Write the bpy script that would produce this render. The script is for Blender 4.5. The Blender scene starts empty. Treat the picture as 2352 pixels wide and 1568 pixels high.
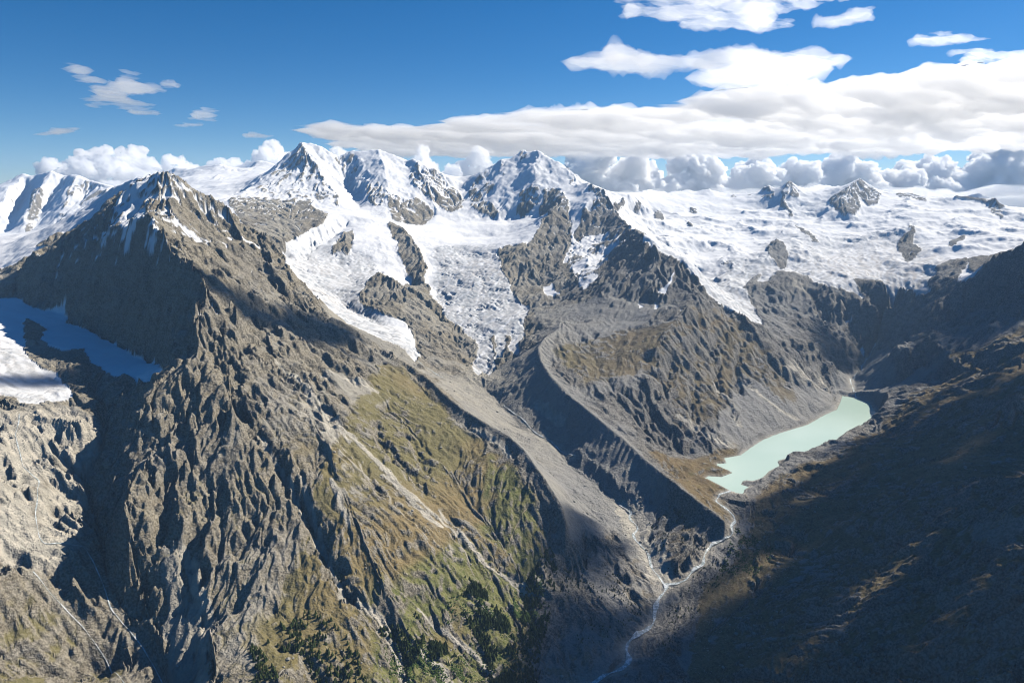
import bpy, math, random, time
import numpy as np
from mathutils import Vector, Matrix
T0=time.time()
scene=bpy.context.scene
# ---------------- camera, sky, sun, exposure ----------------
cam_d=bpy.data.cameras.new('camera');cam=bpy.data.objects.new('camera',cam_d)
scene.collection.objects.link(cam);scene.camera=cam
cam_d.sensor_width=36.;cam_d.lens=24.;cam_d.clip_start=1.;cam_d.clip_end=300000.
cam.location=(0,0,3430);cam.rotation_euler=(math.radians(90)-math.atan(342/1568.),0,0)
SUN_AZ=math.radians(60);SUN_EL=math.radians(40)
world=bpy.data.worlds.new('World');scene.world=world;world.use_nodes=True
wn=world.node_tree.nodes;wl=world.node_tree.links
sky=wn.new('ShaderNodeTexSky');sky.sky_type='NISHITA';sky.sun_disc=False
sky.sun_elevation=SUN_EL;sky.sun_rotation=SUN_AZ;sky.altitude=3400;sky.air_density=1.0;sky.dust_density=1.0;sky.ozone_density=4.
bg=wn['Background'];sg=wn.new('ShaderNodeHueSaturation');sg.inputs['Saturation'].default_value=1.34;sg.inputs['Value'].default_value=1.08;wl.new(sky.outputs[0],sg.inputs['Color']);wl.new(sg.outputs[0],bg.inputs[0]);bg.inputs[1].default_value=.066
sd=Vector((math.sin(SUN_AZ)*math.cos(SUN_EL),math.cos(SUN_AZ)*math.cos(SUN_EL),math.sin(SUN_EL)))
ld=bpy.data.lights.new('sun','SUN');ld.energy=5.;ld.angle=math.radians(.5);ld.color=(1,.925,.80)
sun=bpy.data.objects.new('sun',ld);sun.rotation_euler=sd.to_track_quat('Z','Y').to_euler();sun.location=(0,0,9000);scene.collection.objects.link(sun)
scene.view_settings.view_transform='Standard';scene.view_settings.look='None';scene.view_settings.exposure=.45
scene.view_settings.gamma=1
scene.cycles.max_bounces=32;scene.cycles.volume_bounces=30;scene.cycles.glossy_bounces=1;scene.cycles.transmission_bounces=1;scene.cycles.diffuse_bounces=0;scene.cycles.pixel_filter_type='BLACKMAN_HARRIS';scene.cycles.filter_width=1.05;scene.cycles.use_denoising=True;scene.cycles.use_adaptive_sampling=False
NA,NR=1190,1185
A0,A1=-0.765,0.765
R0,R1=760.,16500.
H=3430.
F32=np.float32
def grid(na,nr):
    th=np.linspace(A0,A1,na,dtype=np.float64); lr=np.linspace(math.log(R0),math.log(R1),nr)
    return th,lr
def resample(a,na,nr):
    n0,m0=a.shape
    y=np.linspace(0,n0-1,nr);x=np.linspace(0,m0-1,na)
    yi=np.minimum(y.astype(int),n0-2);xi=np.minimum(x.astype(int),m0-2)
    fy=(y-yi)[:,None];fx=(x-xi)[None]
    t=a[yi][:,xi]*(1-fx)+a[yi][:,xi+1]*fx
    b=a[yi+1][:,xi]*(1-fx)+a[yi+1][:,xi+1]*fx
    return t*(1-fy)+b*fy
def solve(lines,na=640,nr=570):
    pts=[]
    for l in lines:
        l=np.array(l,float)
        for a,b in zip(l[:-1],l[1:]):
            d=math.hypot(*(b-a)[:2]); r=max(600,min(math.hypot(*a[:2]),math.hypot(*b[:2])))
            n=max(2,int(d/(r*.0008))+1)
            t=np.linspace(0,1,n)[:,None]
            pts.append(a+(b-a)*t)
    pts=np.concatenate(pts)
    th=np.arctan2(pts[:,0],pts[:,1]);lr=np.log(np.hypot(pts[:,0],pts[:,1]))
    z=None
    lv=[(40,36,3000),(80,72,900),(160,143,500),(320,285,250),(na,nr,120)]
    for a,r,it in lv:
        fi=(th-A0)/(A1-A0)*(a-1);fj=(lr-math.log(R0))/(math.log(R1/R0))*(r-1)
        i=np.rint(fi).astype(int);j=np.rint(fj).astype(int)
        ok=(i>=0)&(i<a)&(j>=0)&(j<r)
        k=j[ok]*a+i[ok]
        c=np.bincount(k,minlength=a*r);s=np.bincount(k,weights=pts[ok,2],minlength=a*r)
        m=(c>0);v=np.where(m,s/np.maximum(c,1),0).reshape(r,a);m=m.reshape(r,a)
        z=np.full((r,a),2800.) if z is None else resample(z,a,r)
        z[m]=v[m]
        dt=((A1-A0)/(a-1));dl=math.log(R1/R0)/(r-1)
        wt=1/dt**2;wl=1/dl**2;W=2*(wt+wl)
        par=(np.add.outer(np.arange(r),np.arange(a))%2==0)
        om=1.85
        for n in range(it):
            for q in (par,~par):
                p=np.pad(z,1,mode='edge')
                g=((p[1:-1,:-2]+p[1:-1,2:])*wt+(p[:-2,1:-1]+p[2:,1:-1])*wl)/W
                z=np.where(q&~m,z+om*(g-z),z)
    return z
def raster_poly(poly,X,Y):
    """even-odd test, vectorised, on flattened arrays inside bbox"""
    P=np.array(poly,float)
    ins=np.zeros(X.shape,bool)
    bb=(X>=P[:,0].min())&(X<=P[:,0].max())&(Y>=P[:,1].min())&(Y<=P[:,1].max())
    idx=np.nonzero(bb)
    x=X[idx];y=Y[idx];r=np.zeros(x.shape,bool)
    for (x0,y0),(x1,y1) in zip(P,np.roll(P,-1,0)):
        if y0==y1: continue
        c=((y0>y)!=(y1>y))&(x<(x1-x0)*(y-y0)/(y1-y0)+x0)
        r^=c
    ins[idx]=r
    return ins
def hsh(i,j,s):
    n=(i.astype(np.int64)*374761393+j.astype(np.int64)*668265263+s*1442695041)&0xffffffff
    n=((n^(n>>13))*1274126177)&0xffffffff
    n=((n^(n>>16))*2246822519)&0xffffffff
    return ((n^(n>>15))&0xffff).astype(F32)/F32(65536.)
def vnoise(x,y,s=0):
    xi=np.floor(x);yi=np.floor(y);fx=(x-xi).astype(F32);fy=(y-yi).astype(F32)
    xi=xi.astype(np.int64);yi=yi.astype(np.int64)
    fx=fx*fx*fx*(fx*(fx*6-15)+10);fy=fy*fy*fy*(fy*(fy*6-15)+10)
    a=hsh(xi,yi,s);b=hsh(xi+1,yi,s);c=hsh(xi,yi+1,s);d=hsh(xi+1,yi+1,s)
    return (a+(b-a)*fx)*(1-fy)+(c+(d-c)*fx)*fy
def gnoise(x,y,s=0):
    xi=np.floor(x);yi=np.floor(y);fx=(x-xi).astype(F32);fy=(y-yi).astype(F32)
    xi=xi.astype(np.int64);yi=yi.astype(np.int64)
    ux=fx*fx*fx*(fx*(fx*6-15)+10);uy=fy*fy*fy*(fy*(fy*6-15)+10)
    r=[]
    for dx in (0,1):
        for dy in (0,1):
            a=hsh(xi+dx,yi+dy,s)*F32(2*math.pi)
            r.append(np.cos(a)*(fx-dx)+np.sin(a)*(fy-dy))
    return ((r[0]*(1-uy)+r[1]*uy)*(1-ux)+(r[2]*(1-uy)+r[3]*uy)*ux)*F32(1.5)
def fbm(x,y,wl,oct,s=0,gain=.5,minwl=None):
    o=np.zeros(x.shape,F32);a=1.
    for k in range(oct):
        w=1. if minwl is None else np.clip(wl/(minwl)-1,0,1).astype(F32)
        c,sn=math.cos(k*1.3+.4),math.sin(k*1.3+.4)
        o+=a*gnoise((x*c-y*sn)/wl,(x*sn+y*c)/wl,s+k*7)*w
        a*=gain;wl/=2.03
    return o
def ridged(x,y,wl,oct,s=0,gain=.5,minwl=None):
    o=np.zeros(x.shape,F32);a=1.;pr=1.
    for k in range(oct):
        w=1. if minwl is None else np.clip(wl/(minwl)-1,0,1).astype(F32)
        c,sn=math.cos(k*1.7+.9),math.sin(k*1.7+.9)
        n=1-np.abs(gnoise((x*c-y*sn)/wl,(x*sn+y*c)/wl,s+k*5))*1.6
        n=n*n
        o+=a*(n-.55)*w*pr
        pr=np.clip(n*1.3,0,1)
        a*=gain;wl/=2.07
    return o
def gully(x,y,gx,gy,wl,s,cyc=2.0):
    """stripes running along the slope direction (gx,gy unit downhill), returns value and its sideways gradient"""
    px=x/(wl*cyc);py=y/(wl*cyc)
    xi=np.floor(px).astype(np.int64);yi=np.floor(py).astype(np.int64)
    h=np.zeros(x.shape,F32);W=np.zeros(x.shape,F32);dd=np.zeros(x.shape,F32)
    tx=-gy;ty=gx
    for dx in (-1,0,1):
        for dy in (-1,0,1):
            cx=xi+dx;cy=yi+dy
            hh=hsh(cx,cy,s)
            ox=(px-cx-hh*.9).astype(F32);oy=(py-cy-((hh*57.31)%1)*.9).astype(F32)
            w=np.maximum(0,1-(ox*ox+oy*oy)/F32(1.9));w*=w*w
            m=(ox*tx+oy*ty)*F32(2*math.pi*cyc)
            h+=np.cos(m)*w;dd-=np.sin(m)*w;W+=w
    W=np.maximum(W,1e-3)
    return h/W,dd/W*(2*math.pi/wl)
from concurrent.futures import ThreadPoolExecutor
_pool=ThreadPoolExecutor(4)
def _par(fn,multi=False):
    def g(*a,**k):
        shp=a[0].shape
        if len(shp)<2 or shp[0]*shp[1]<150000: return fn(*a,**k)
        cuts=np.array_split(np.arange(shp[0]),24)
        def job(c):
            q=[(x[c[0]:c[-1]+1] if isinstance(x,np.ndarray) and x.shape==shp else x) for x in a]
            kk={n:(x[c[0]:c[-1]+1] if isinstance(x,np.ndarray) and x.shape==shp else x) for n,x in k.items()}
            return fn(*q,**kk)
        r=list(_pool.map(job,cuts))
        return tuple(np.concatenate([u[i] for u in r]) for i in range(2)) if multi else np.concatenate(r)
    return g
fbm=_par(fbm);ridged=_par(ridged);gully=_par(gully,True)

LINES=[[(-10367,12500,3216),(-9005,12300,3482),(-8470,12200,3770),(-8327,12200,3718),(-7841,12000,3814),(-7632,12000,3713),(-7319,11800,3730),(-6922,11600,3613),(-6563,11400,3548),(-6216,11200,3444),(-5801,11000,3410)],
[(-8470,12200,3770),(-8306,11600,3515),(-8085,11000,3276),(-8171,10500,2926)],
[(-7841,12000,3814),(-7680,11300,3444),(-7488,10700,3115),(-7180,10000,2775)],
[(-7319,11800,3730),(-7123,11200,3444),(-6942,10700,3181),(-6766,10000,2794)],
[(-6563,11400,3548),(-6381,10800,3311),(-6216,10300,3063)],
[(-8331,12000,3518),(-8162,11500,3198),(-7582,10300,2807)],
[(-7600,11800,3552),(-7548,11300,3237),(-7020,10100,2819)],
[(-6931,11400,3444),(-6735,10900,3244),(-6366,10000,2950)],
[(-7443,9500,2677),(-6923,9300,2751),(-6358,9000,2773),(-6000,9000,2886),(-5642,9200,3074),(-5335,9300,3214)],
[(-5086,10500,3779),(-4973,10500,3804),(-4774,10500,3779),(-4506,10400,3819),(-4247,10200,3836),(-4056,10200,3781),(-3873,10400,3776),(-3798,10600,3928),(-3637,10500,3873),(-3496,10400,3832),(-3061,10400,3788)],
[(-4622,9600,3616),(-4070,9500,3643),(-3667,9600,3645)],
[(-4186,8900,3495),(-3795,8900,3527),(-3444,9000,3550)],
[(-3675,8000,3367),(-3259,7900,3319),(-3189,8300,3390)],
[(-2979,7300,3336),(-2937,7700,3416),(-2962,8000,3474),(-2887,8300,3616),(-2839,8500,3723),(-2726,8700,3906),(-2625,8800,4032),(-2383,8850,3972),(-2237,8850,3862),(-2128,8850,3862),(-1989,8900,3922),(-1836,8900,3912),(-1686,8900,3949),(-1486,8800,3859),(-1305,8700,3792),(-1190,8650,3816),(-1126,8600,3778),(-990,8500,3672),(-931,8450,3706),(-824,8400,3583),(-636,8300,3425),(-526,8350,3420),(-485,8400,3532),(-326,8500,3672),(-149,8600,3814),(-5,8650,3816),(145,8700,3917),(233,8600,3875),(309,8500,3905),(435,8300,3820),(617,8100,3685),(649,8000,3667),(738,7700,3491),(788,7500,3512),(874,7200,3461),(944,7000,3362),(993,6800,3264),(1043,6200,3121),(1018,5600,3091),(1027,5350,3090)],
[(-2625,8800,4032),(-2437,8500,3845),(-2226,8200,3629),(-2051,7900,3459),(-1830,7400,3272)],
[(-2937,7700,3416),(-2522,7000,3310),(-2229,6500,3199)],
[(-2614,8000,3537),(-2356,7300,3305),(-2132,6700,3150)],
[(-2979,7300,3336),(-2511,6500,3239),(-2214,6000,3142)],
[(-2085,5500,3122),(-1971,5500,3029),(-1895,5600,2993),(-1873,6100,3042),(-1804,6500,3138),(-1797,6800,3201),(-1788,7300,3251)],
[(-2096,8700,3782),(-1988,8400,3542),(-1853,8000,3367),(-1625,7500,3256)],
[(-1872,8700,3854),(-1702,8300,3641),(-1612,7950,3488),(-1459,7500,3302)],
[(-1686,8900,3949),(-1496,8300,3666),(-1415,7900,3488),(-1279,7250,3181)],
[(-1305,8700,3792),(-1188,8100,3538),(-1074,7600,3300),(-992,7200,3107)],
[(-1190,8650,3816),(-951,8000,3488),(-848,7600,3206)],
[(-1254,7100,3155),(-1099,7100,3120),(-986,7150,3091),(-843,7550,3189),(-785,7800,3297),(-648,7900,3271),(-560,8150,3365)],
[(-1695,7000,3215),(-1423,6950,3183),(-1237,6950,3131)],
[(-1610,6800,3104),(-1739,6300,2970),(-1785,5900,2888),(-1493,5200,2749),(-1101,4700,2604),(-841,4400,2558),(-666,4200,2522),(-553,3900,2469)],
[(-1256,6500,3037),(-1243,6000,2879),(-1491,5900,2850),(-1289,5350,2733),(-1131,5000,2721)],
[(-1888,5700,2906),(-1749,5500,2855),(-1556,5100,2766)],
[(-1602,6500,3086),(-1520,6350,3026),(-1455,6100,2927)],
[(-1228,7000,3133),(-1113,6800,3099),(-999,6600,3064),(-809,6100,2923),(-754,5800,2823),(-722,5500,2746),(-677,5300,2699),(-600,5150,2639),(-547,4950,2583),(-492,4800,2539),(-341,4500,2461),(-245,4350,2435)],
[(-1196,6750,3064),(-1089,6350,2967),(-997,6000,2840),(-847,5600,2701),(-774,5450,2643)],
[(-1019,5300,2828),(-898,5180,2789),(-812,5150,2743),(-675,5280,2691)],
[(-1110,4950,2715),(-1059,4800,2662),(-884,4650,2634),(-708,4550,2592),(-670,4420,2534),(-599,4200,2469),(-522,3950,2446)],
[(-812,5150,2743),(-715,4900,2633),(-559,4500,2520),(-411,4300,2446)],
[(-976,6700,3058),(-765,6150,2919),(-712,5850,2818),(-673,5500,2714),(-556,5200,2618),(-474,4850,2562),(-354,4400,2423),(-251,4200,2407),(-210,4080,2359)],
[(-818,7400,3167),(-586,7400,3121),(-215,7450,3128),(112,7400,3130),(337,7250,3172)],
[(-744,6700,3025),(-506,6900,2991),(-113,6900,2991),(236,6950,3097)],
[(-687,6150,2904),(-372,6100,2869),(-174,5950,2845)],
[(-559,5600,2737),(-267,5500,2749),(-90,5400,2727),(13,5150,2659)],
[(-411,5050,2609),(-181,5000,2617),(13,4950,2593),(106,4650,2567),(83,4400,2467)],
[(-288,4600,2470),(-134,4450,2471),(11,4350,2464)],
[(-176,4044,2335),(-97,4089,2370),(11,4136,2400)],
[(145,8700,3917),(20,8200,3639),(-78,7800,3392),(-145,7450,3165)],
[(309,8500,3905),(229,8050,3659),(234,7850,3525),(185,7600,3347),(135,7400,3167)],
[(234,7850,3525),(385,7850,3573),(525,7750,3538),(555,7350,3394)],
[(551,7300,3394),(434,7000,3280),(286,6700,3175),(234,6400,3075),(152,6150,2997),(55,6150,2981),(-62,6150,2942),(-107,6000,2879)],
[(434,7000,3280),(350,6450,3080),(278,5900,2888),(213,5450,2703)],
[(-15,5850,2907),(14,5650,2803),(56,5100,2647),(110,5000,2617)],
[(151,6100,2985),(167,5700,2834),(204,5400,2692)],
[(587,7000,3267),(559,6800,3188),(542,6300,3014),(465,5900,2888),(363,5450,2755)],
[(788,7500,3512),(777,6950,3341),(681,6600,3154),(597,6200,2978)],
[(993,6800,3264),(857,6350,3086),(749,6100,2985)],
[(421,5300,2740),(512,5200,2786),(680,5500,2855),(825,5800,2934),(969,5800,3007)],
[(247,5200,2686),(395,4950,2657),(528,4700,2666)],
[(197,4750,2595),(333,4500,2595),(468,4400,2584)],
[(1027,5350,3090),(1065,5200,3077),(1116,5150,3031),(1190,5080,2995),(1253,5000,2955),(1303,4900,2911),(1354,4820,2833),(1408,4750,2781),(1448,4620,2697),(1545,4450,2628),(1627,4320,2494),(1720,4250,2432),(1765,4180,2369),(1819,4120,2309),(1922,4120,2235)],
[(1001,5500,3080),(912,5450,2998),(783,5250,2881),(647,4950,2785)],
[(1065,5200,3077),(1034,4850,2892),(938,4650,2764)],
[(1303,4900,2911),(1220,4650,2794),(1213,4400,2743),(1071,4200,2678),(927,4000,2616),(816,3850,2549)],
[(671,4650,2704),(881,4650,2704),(999,4500,2698),(1074,4450,2706)],
[(491,4350,2608),(689,4350,2608),(866,4250,2627)],
[(460,4050,2530),(579,3950,2526),(716,4000,2542)],
[(927,4000,2616),(980,3900,2538),(937,3700,2433),(803,3400,2326)],
[(1448,4620,2697),(1376,4280,2565),(1272,4000,2434),(1139,3700,2332)],
[(1627,4320,2494),(1529,4050,2394),(1490,3850,2314)],
[(473,3700,2458),(619,3700,2458),(713,3550,2437)],
[(659,3112,2255),(818,3148,2185),(988,3145,2175),(1132,3191,2168),(1352,3440,2168),(1649,3651,2168),(1949,3930,2168),(2102,4189,2172)],
[(702,2825,2190),(850,2946,2180),(829,2723,2175),(812,2534,2168)],
[(353,4394,2614),(295,4242,2581),(196,4060,2561),(154,3919,2533),(165,3757,2494),(204,3586,2459),(279,3384,2418),(353,3232,2392),(433,3091,2357),(512,2990,2316),(591,2818,2275),(682,2666,2240),(742,2545,2219),(793,2474,2198),(826,2439,2182)],
[(34,3691,2385),(113,3447,2335),(247,3222,2282),(342,2991,2247),(440,2819,2213),(533,2686,2172),(621,2659,2145)],
[(285,4000,2542),(222,3800,2484),(260,3620,2450),(339,3430,2412),(411,3260,2383),(491,3130,2348),(580,3030,2297),(656,2850,2258),(751,2720,2216),(802,2570,2207)],
[(-430,3390,2500),(-329,3180,2475),(-233,3010,2453),(-159,2930,2438),(-88,2850,2421),(-11,2760,2408),(52,2660,2388),(110,2530,2347),(157,2440,2305),(190,2380,2262),(200,2330,2226),(193,2290,2194)],
[(-481,3370,2487),(-368,3140,2443),(-280,2970,2424),(-206,2890,2407),(-125,2800,2387),(-48,2710,2374),(16,2600,2355),(66,2490,2319),(107,2420,2279),(130,2380,2236),(139,2330,2190),(136,2260,2150)],
[(-442,3804,2400),(-289,3762,2365),(-167,3810,2325),(-74,3589,2290),(53,3284,2260),(178,3135,2235),(306,2922,2190),(406,2766,2155),(469,2680,2125),(493,2569,2112),(507,2438,2085),(529,2321,2062),(550,2226,2048),(505,2115,2032),(438,1997,2015),(359,1906,2002),(283,1811,1990),(197,1741,1980),(90,1624,1965)],
[(-33,3080,2300),(105,2875,2262),(212,2723,2215),(297,2628,2160),(358,2534,2130)],
[(272,2372,2105),(270,2195,2085),(330,2065,2050)],
[(197,2256,2100),(169,2085,2070),(132,1947,2035),(71,1795,1995)],
[(975,2738,2160),(891,2727,2157),(866,2684,2155),(888,2613,2150),(894,2514,2140),(866,2440,2128),(769,2401,2105),(714,2302,2080),(629,2227,2060),(553,2221,2048)],
[(682,2570,2150),(723,2458,2150),(701,2368,2125),(619,2295,2095)],
[(1080,7400,3267),(1249,7900,3338),(1513,8600,3393),(1783,9000,3446),(2020,9100,3397),(2341,9300,3436),(2458,9300,3413),(2567,9200,3447),(2830,9200,3374),(3053,9000,3397),(3163,8900,3403),(3312,8800,3425),(3385,8750,3441),(3554,8700,3451),(3731,8900,3441),(4177,9500,3511),(4249,9300,3470),(4142,8700,3478),(4094,8400,3517),(4200,8350,3516),(4382,8300,3420),(4504,8200,3405),(4702,8200,3380),(4763,8000,3332),(4729,7600,3374),(4779,7500,3375),(4950,7450,3357),(5053,7400,3340),(5098,7200,3271),(5306,7200,3240),(5982,7200,3196)],
[(3158,8900,3403),(3177,8850,3489),(3232,8800,3532),(3311,8800,3441)],
[(3364,8700,3456),(3469,8700,3562),(3554,8700,3456)],
[(4049,8500,3461),(4106,8300,3576),(4230,8300,3526),(4380,8300,3430)],
[(4987,7300,3327),(4988,7200,3377),(5054,7150,3273)],
[(4742,8600,3388),(4923,8600,3440),(5108,8600,3336)],
[(6009,9400,3350),(6277,9400,3441),(6448,9400,3355)],
[(3469,8700,3562),(3213,8250,3365),(3204,8050,3268),(3197,7850,3175)],
[(4106,8300,3576),(3762,7900,3416),(3617,7650,3299),(3571,7400,3190)],
[(4230,8300,3526),(4041,7900,3343)],
[(1310,7900,3149),(1666,8200,3189),(2180,8200,3189),(2757,8400,3235),(3140,8300,3237)],
[(1343,7000,3007),(1767,7300,3034),(2238,7500,3070),(2711,7500,3070)],
[(3307,7700,3156),(3369,7400,3121),(3552,7200,3107),(4001,7300,3215),(4276,7000,3224),(4586,6800,3188),(4954,6700,3150)],
[(1461,6500,2874),(1749,6500,2874),(2222,6700,2941),(2298,6200,2899)],
[(2732,6600,2948),(2981,6500,2935),(3338,6400,2963),(3605,6300,2970),(3818,6200,3016),(4136,6100,3061),(4309,5800,3061)],
[(1651,6100,2753),(1695,5700,2688),(1722,5200,2618),(1741,4850,2546),(1751,4700,2527)],
[(2498,6500,3005),(2471,6350,2927),(2470,6150,2865),(2425,5900,2775)],
[(3825,6600,3134),(3659,6350,3026),(3517,6100,2927),(3370,5850,2855)],
[(1911,5700,2724),(1954,5500,2696),(2165,5600,2737),(2407,5500,2749),(2505,5400,2727),(2734,5450,2755),(2864,5300,2757),(2979,5200,2753),(2968,5000,2721),(3150,5100,2766),(3244,5000,2811)],
[(1889,5000,2551),(1981,4900,2537),(2143,4900,2504)],
[(2111,5250,2610),(2359,5200,2618),(2627,5200,2618),(2820,5000,2617)],
[(1923,4500,2430),(2093,4550,2419),(2284,4700,2386),(2496,4950,2397)],
[(2087,4260,2180),(2092,4344,2230),(2031,4379,2280)],
[(2182,4219,2163),(2302,4458,2180),(2525,4749,2215),(2701,4967,2260),(2837,5152,2320),(3002,5294,2430),(3070,5143,2560)],
[(2387,4160,2172),(2536,4093,2215)],
[(2496,4322,2470),(2517,4203,2440),(2498,4074,2410),(2497,3928,2385),(2501,3816,2360),(2486,3698,2345)],
[(2699,4304,2560),(2528,3838,2500),(2538,3656,2470)],
[(3492,4200,3281),(3240,4350,3099),(3215,4500,3016),(3191,4700,2908),(3032,4700,2757),(2861,4600,2682)],
[(3032,3997,2780),(3105,4433,2680),(2897,4447,2590)],
[(2671,3481,2680),(2641,3758,2570)],
[(2181,2796,2600),(2185,3057,2480),(2059,3160,2360),(1896,3182,2240),(1912,3407,2180)],
[(1545,1709,2680),(1591,1982,2560),(1585,2263,2420),(1504,2513,2290),(1325,2668,2200),(1244,2778,2170)],
[(1248,1340,2640),(1291,1561,2510),(1224,1779,2340),(1136,2086,2200),(1018,2331,2110),(906,2386,2115)],
[(1055,1088,2560),(1066,1239,2440),(981,1451,2270),(808,1639,2120),(608,1752,2030),(451,1792,1998)],
[(865,2164,2070),(674,1976,2030),(529,1902,2005)],
[(1037,2570,2150),(944,2452,2135),(1003,2680,2155)],
[(-1910,3900,3546),(-1874,3900,3539),(-1846,3950,3478),(-1796,4000,3445),(-1742,4000,3410),(-1678,4050,3378),(-1615,4050,3318),(-1584,4050,3258),(-1501,4000,3208),(-1396,4000,3133),(-1313,3950,3067),(-1269,3900,3005),(-1166,3850,2909),(-1113,3800,2847),(-952,3700,2748),(-777,3550,2639),(-589,3450,2571),(-445,3390,2512)],
[(-2265,4900,3256),(-2091,4900,3134),(-1915,4900,3026),(-1701,4800,2928),(-1474,4500,2844),(-1295,4400,2714),(-1015,4150,2591),(-747,3850,2510),(-513,3600,2460)],
[(-1910,3900,3546),(-1958,3900,3548),(-2061,4000,3524),(-2154,4000,3471),(-2186,3950,3430),(-2199,3850,3359),(-2166,3720,3256)],
[(-2061,4000,3524),(-2526,4700,3518),(-2921,5200,3471),(-3215,5500,3403),(-3401,5600,3334),(-3488,5400,3171),(-3636,5200,3083),(-3802,5100,3026),(-4055,5000,2970)],
[(-2675,4600,3266),(-2831,4500,3144),(-3003,4400,3067),(-3209,4400,2998)],
[(-4175,7200,3263),(-4667,7200,2972),(-5000,7000,2853),(-5507,7000,2742)],
[(-1795,3400,3347),(-1983,3560,3281),(-2169,3700,3234),(-2481,3900,3148),(-2807,4050,3065),(-3155,4200,2948),(-3586,4300,2787)],
[(-1795,3400,3347),(-1725,3340,3286),(-1643,3250,3223),(-1524,3120,3149),(-1410,3020,3101),(-1308,2900,3056)],
[(-1865,3560,3334),(-1912,3600,3302)],
[(-1308,2900,3056),(-1285,2830,3008),(-1272,2700,2920),(-1246,2600,2821),(-1279,2540,2789),(-1319,2500,2758),(-1332,2450,2728),(-1308,2380,2666),(-1236,2250,2572),(-1238,2150,2547),(-1238,2050,2502),(-1169,1900,2454)],
[(-1174,1907,2450),(-1184,1925,2310),(-1098,1818,2215),(-934,1645,2115)],
[(-2934,3900,2841),(-2842,3880,2844),(-2703,3780,2808),(-2558,3700,2804),(-2384,3580,2794),(-2229,3460,2744),(-2085,3370,2731),(-1906,3230,2708),(-1788,3120,2699),(-1639,2990,2681),(-1521,2870,2700),(-1430,2700,2721)],
[(-1875,3800,3411),(-1759,3600,3257),(-1565,3350,3143),(-1343,3100,3026),(-1175,2900,2920)],
[(-1726,3950,3289),(-1557,3750,3156),(-1357,3500,2997),(-1172,3200,2868),(-996,2950,2755)],
[(-1411,3850,3052),(-1255,3650,2931),(-1101,3500,2815),(-897,3300,2697),(-677,3150,2581)],
[(-1308,2900,3052),(-1205,2720,2880),(-1050,2450,2703),(-920,2240,2528),(-782,1980,2339)],
[(-1344,3350,2994),(-1141,3050,2834),(-872,2650,2643),(-654,2320,2496),(-511,2070,2368),(-394,1880,2248)],
[(-739,3150,2603),(-538,2920,2462),(-316,2650,2363),(-160,2430,2274),(-41,2260,2185),(36,2150,2112)],
[(-681,1781,2240),(-568,1651,2220),(-599,1526,2210),(-761,1539,2200),(-848,1694,2230)],
[(-1032,1891,2315),(-960,1803,2225),(-867,1633,2125)],
[(-505,1845,2270),(-396,1823,2200),(-353,1786,2150),(-298,1673,2090)],
[(-241,1916,2150),(-160,1733,2045),(-34,1783,2005)],
[(-111,2068,2130),(6,2002,2060),(33,1882,2020)],
[(-516,1464,2160),(-316,1545,2090),(-716,1430,2190)],
[(-2466,3067,2810),(-2315,3017,2780),(-1995,2709,2700),(-1735,2597,2650)],
[(-1779,2755,2650),(-1597,2557,2600),(-1524,2388,2520),(-1518,2278,2430),(-1369,2083,2330),(-1249,1909,2260),(-1121,1778,2170),(-989,1676,2090),(-907,1575,2050)],
[(-1985,2257,2760),(-1899,2424,2660),(-1722,2392,2620),(-1592,2381,2590)],
[(-1671,1845,2620),(-1665,2073,2520),(-1527,2072,2490)],
[(-1534,1645,2460),(-1487,1798,2370),(-1363,1827,2310)],
[(-1372,1414,2300),(-1324,1539,2200),(-1230,1639,2120),(-1153,1702,2070)],
[(-14000,15500,2300),(14000,15500,2300)],
[(700,11500,2700),(3000,11500,2700),(8000,10500,2700),(10500,10000,2700)],
[(-700,11000,2900),(500,11000,2800)],
[(-5000,14000,2600),(-8500,13800,2600),(-12000,12500,2600)]]
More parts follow.
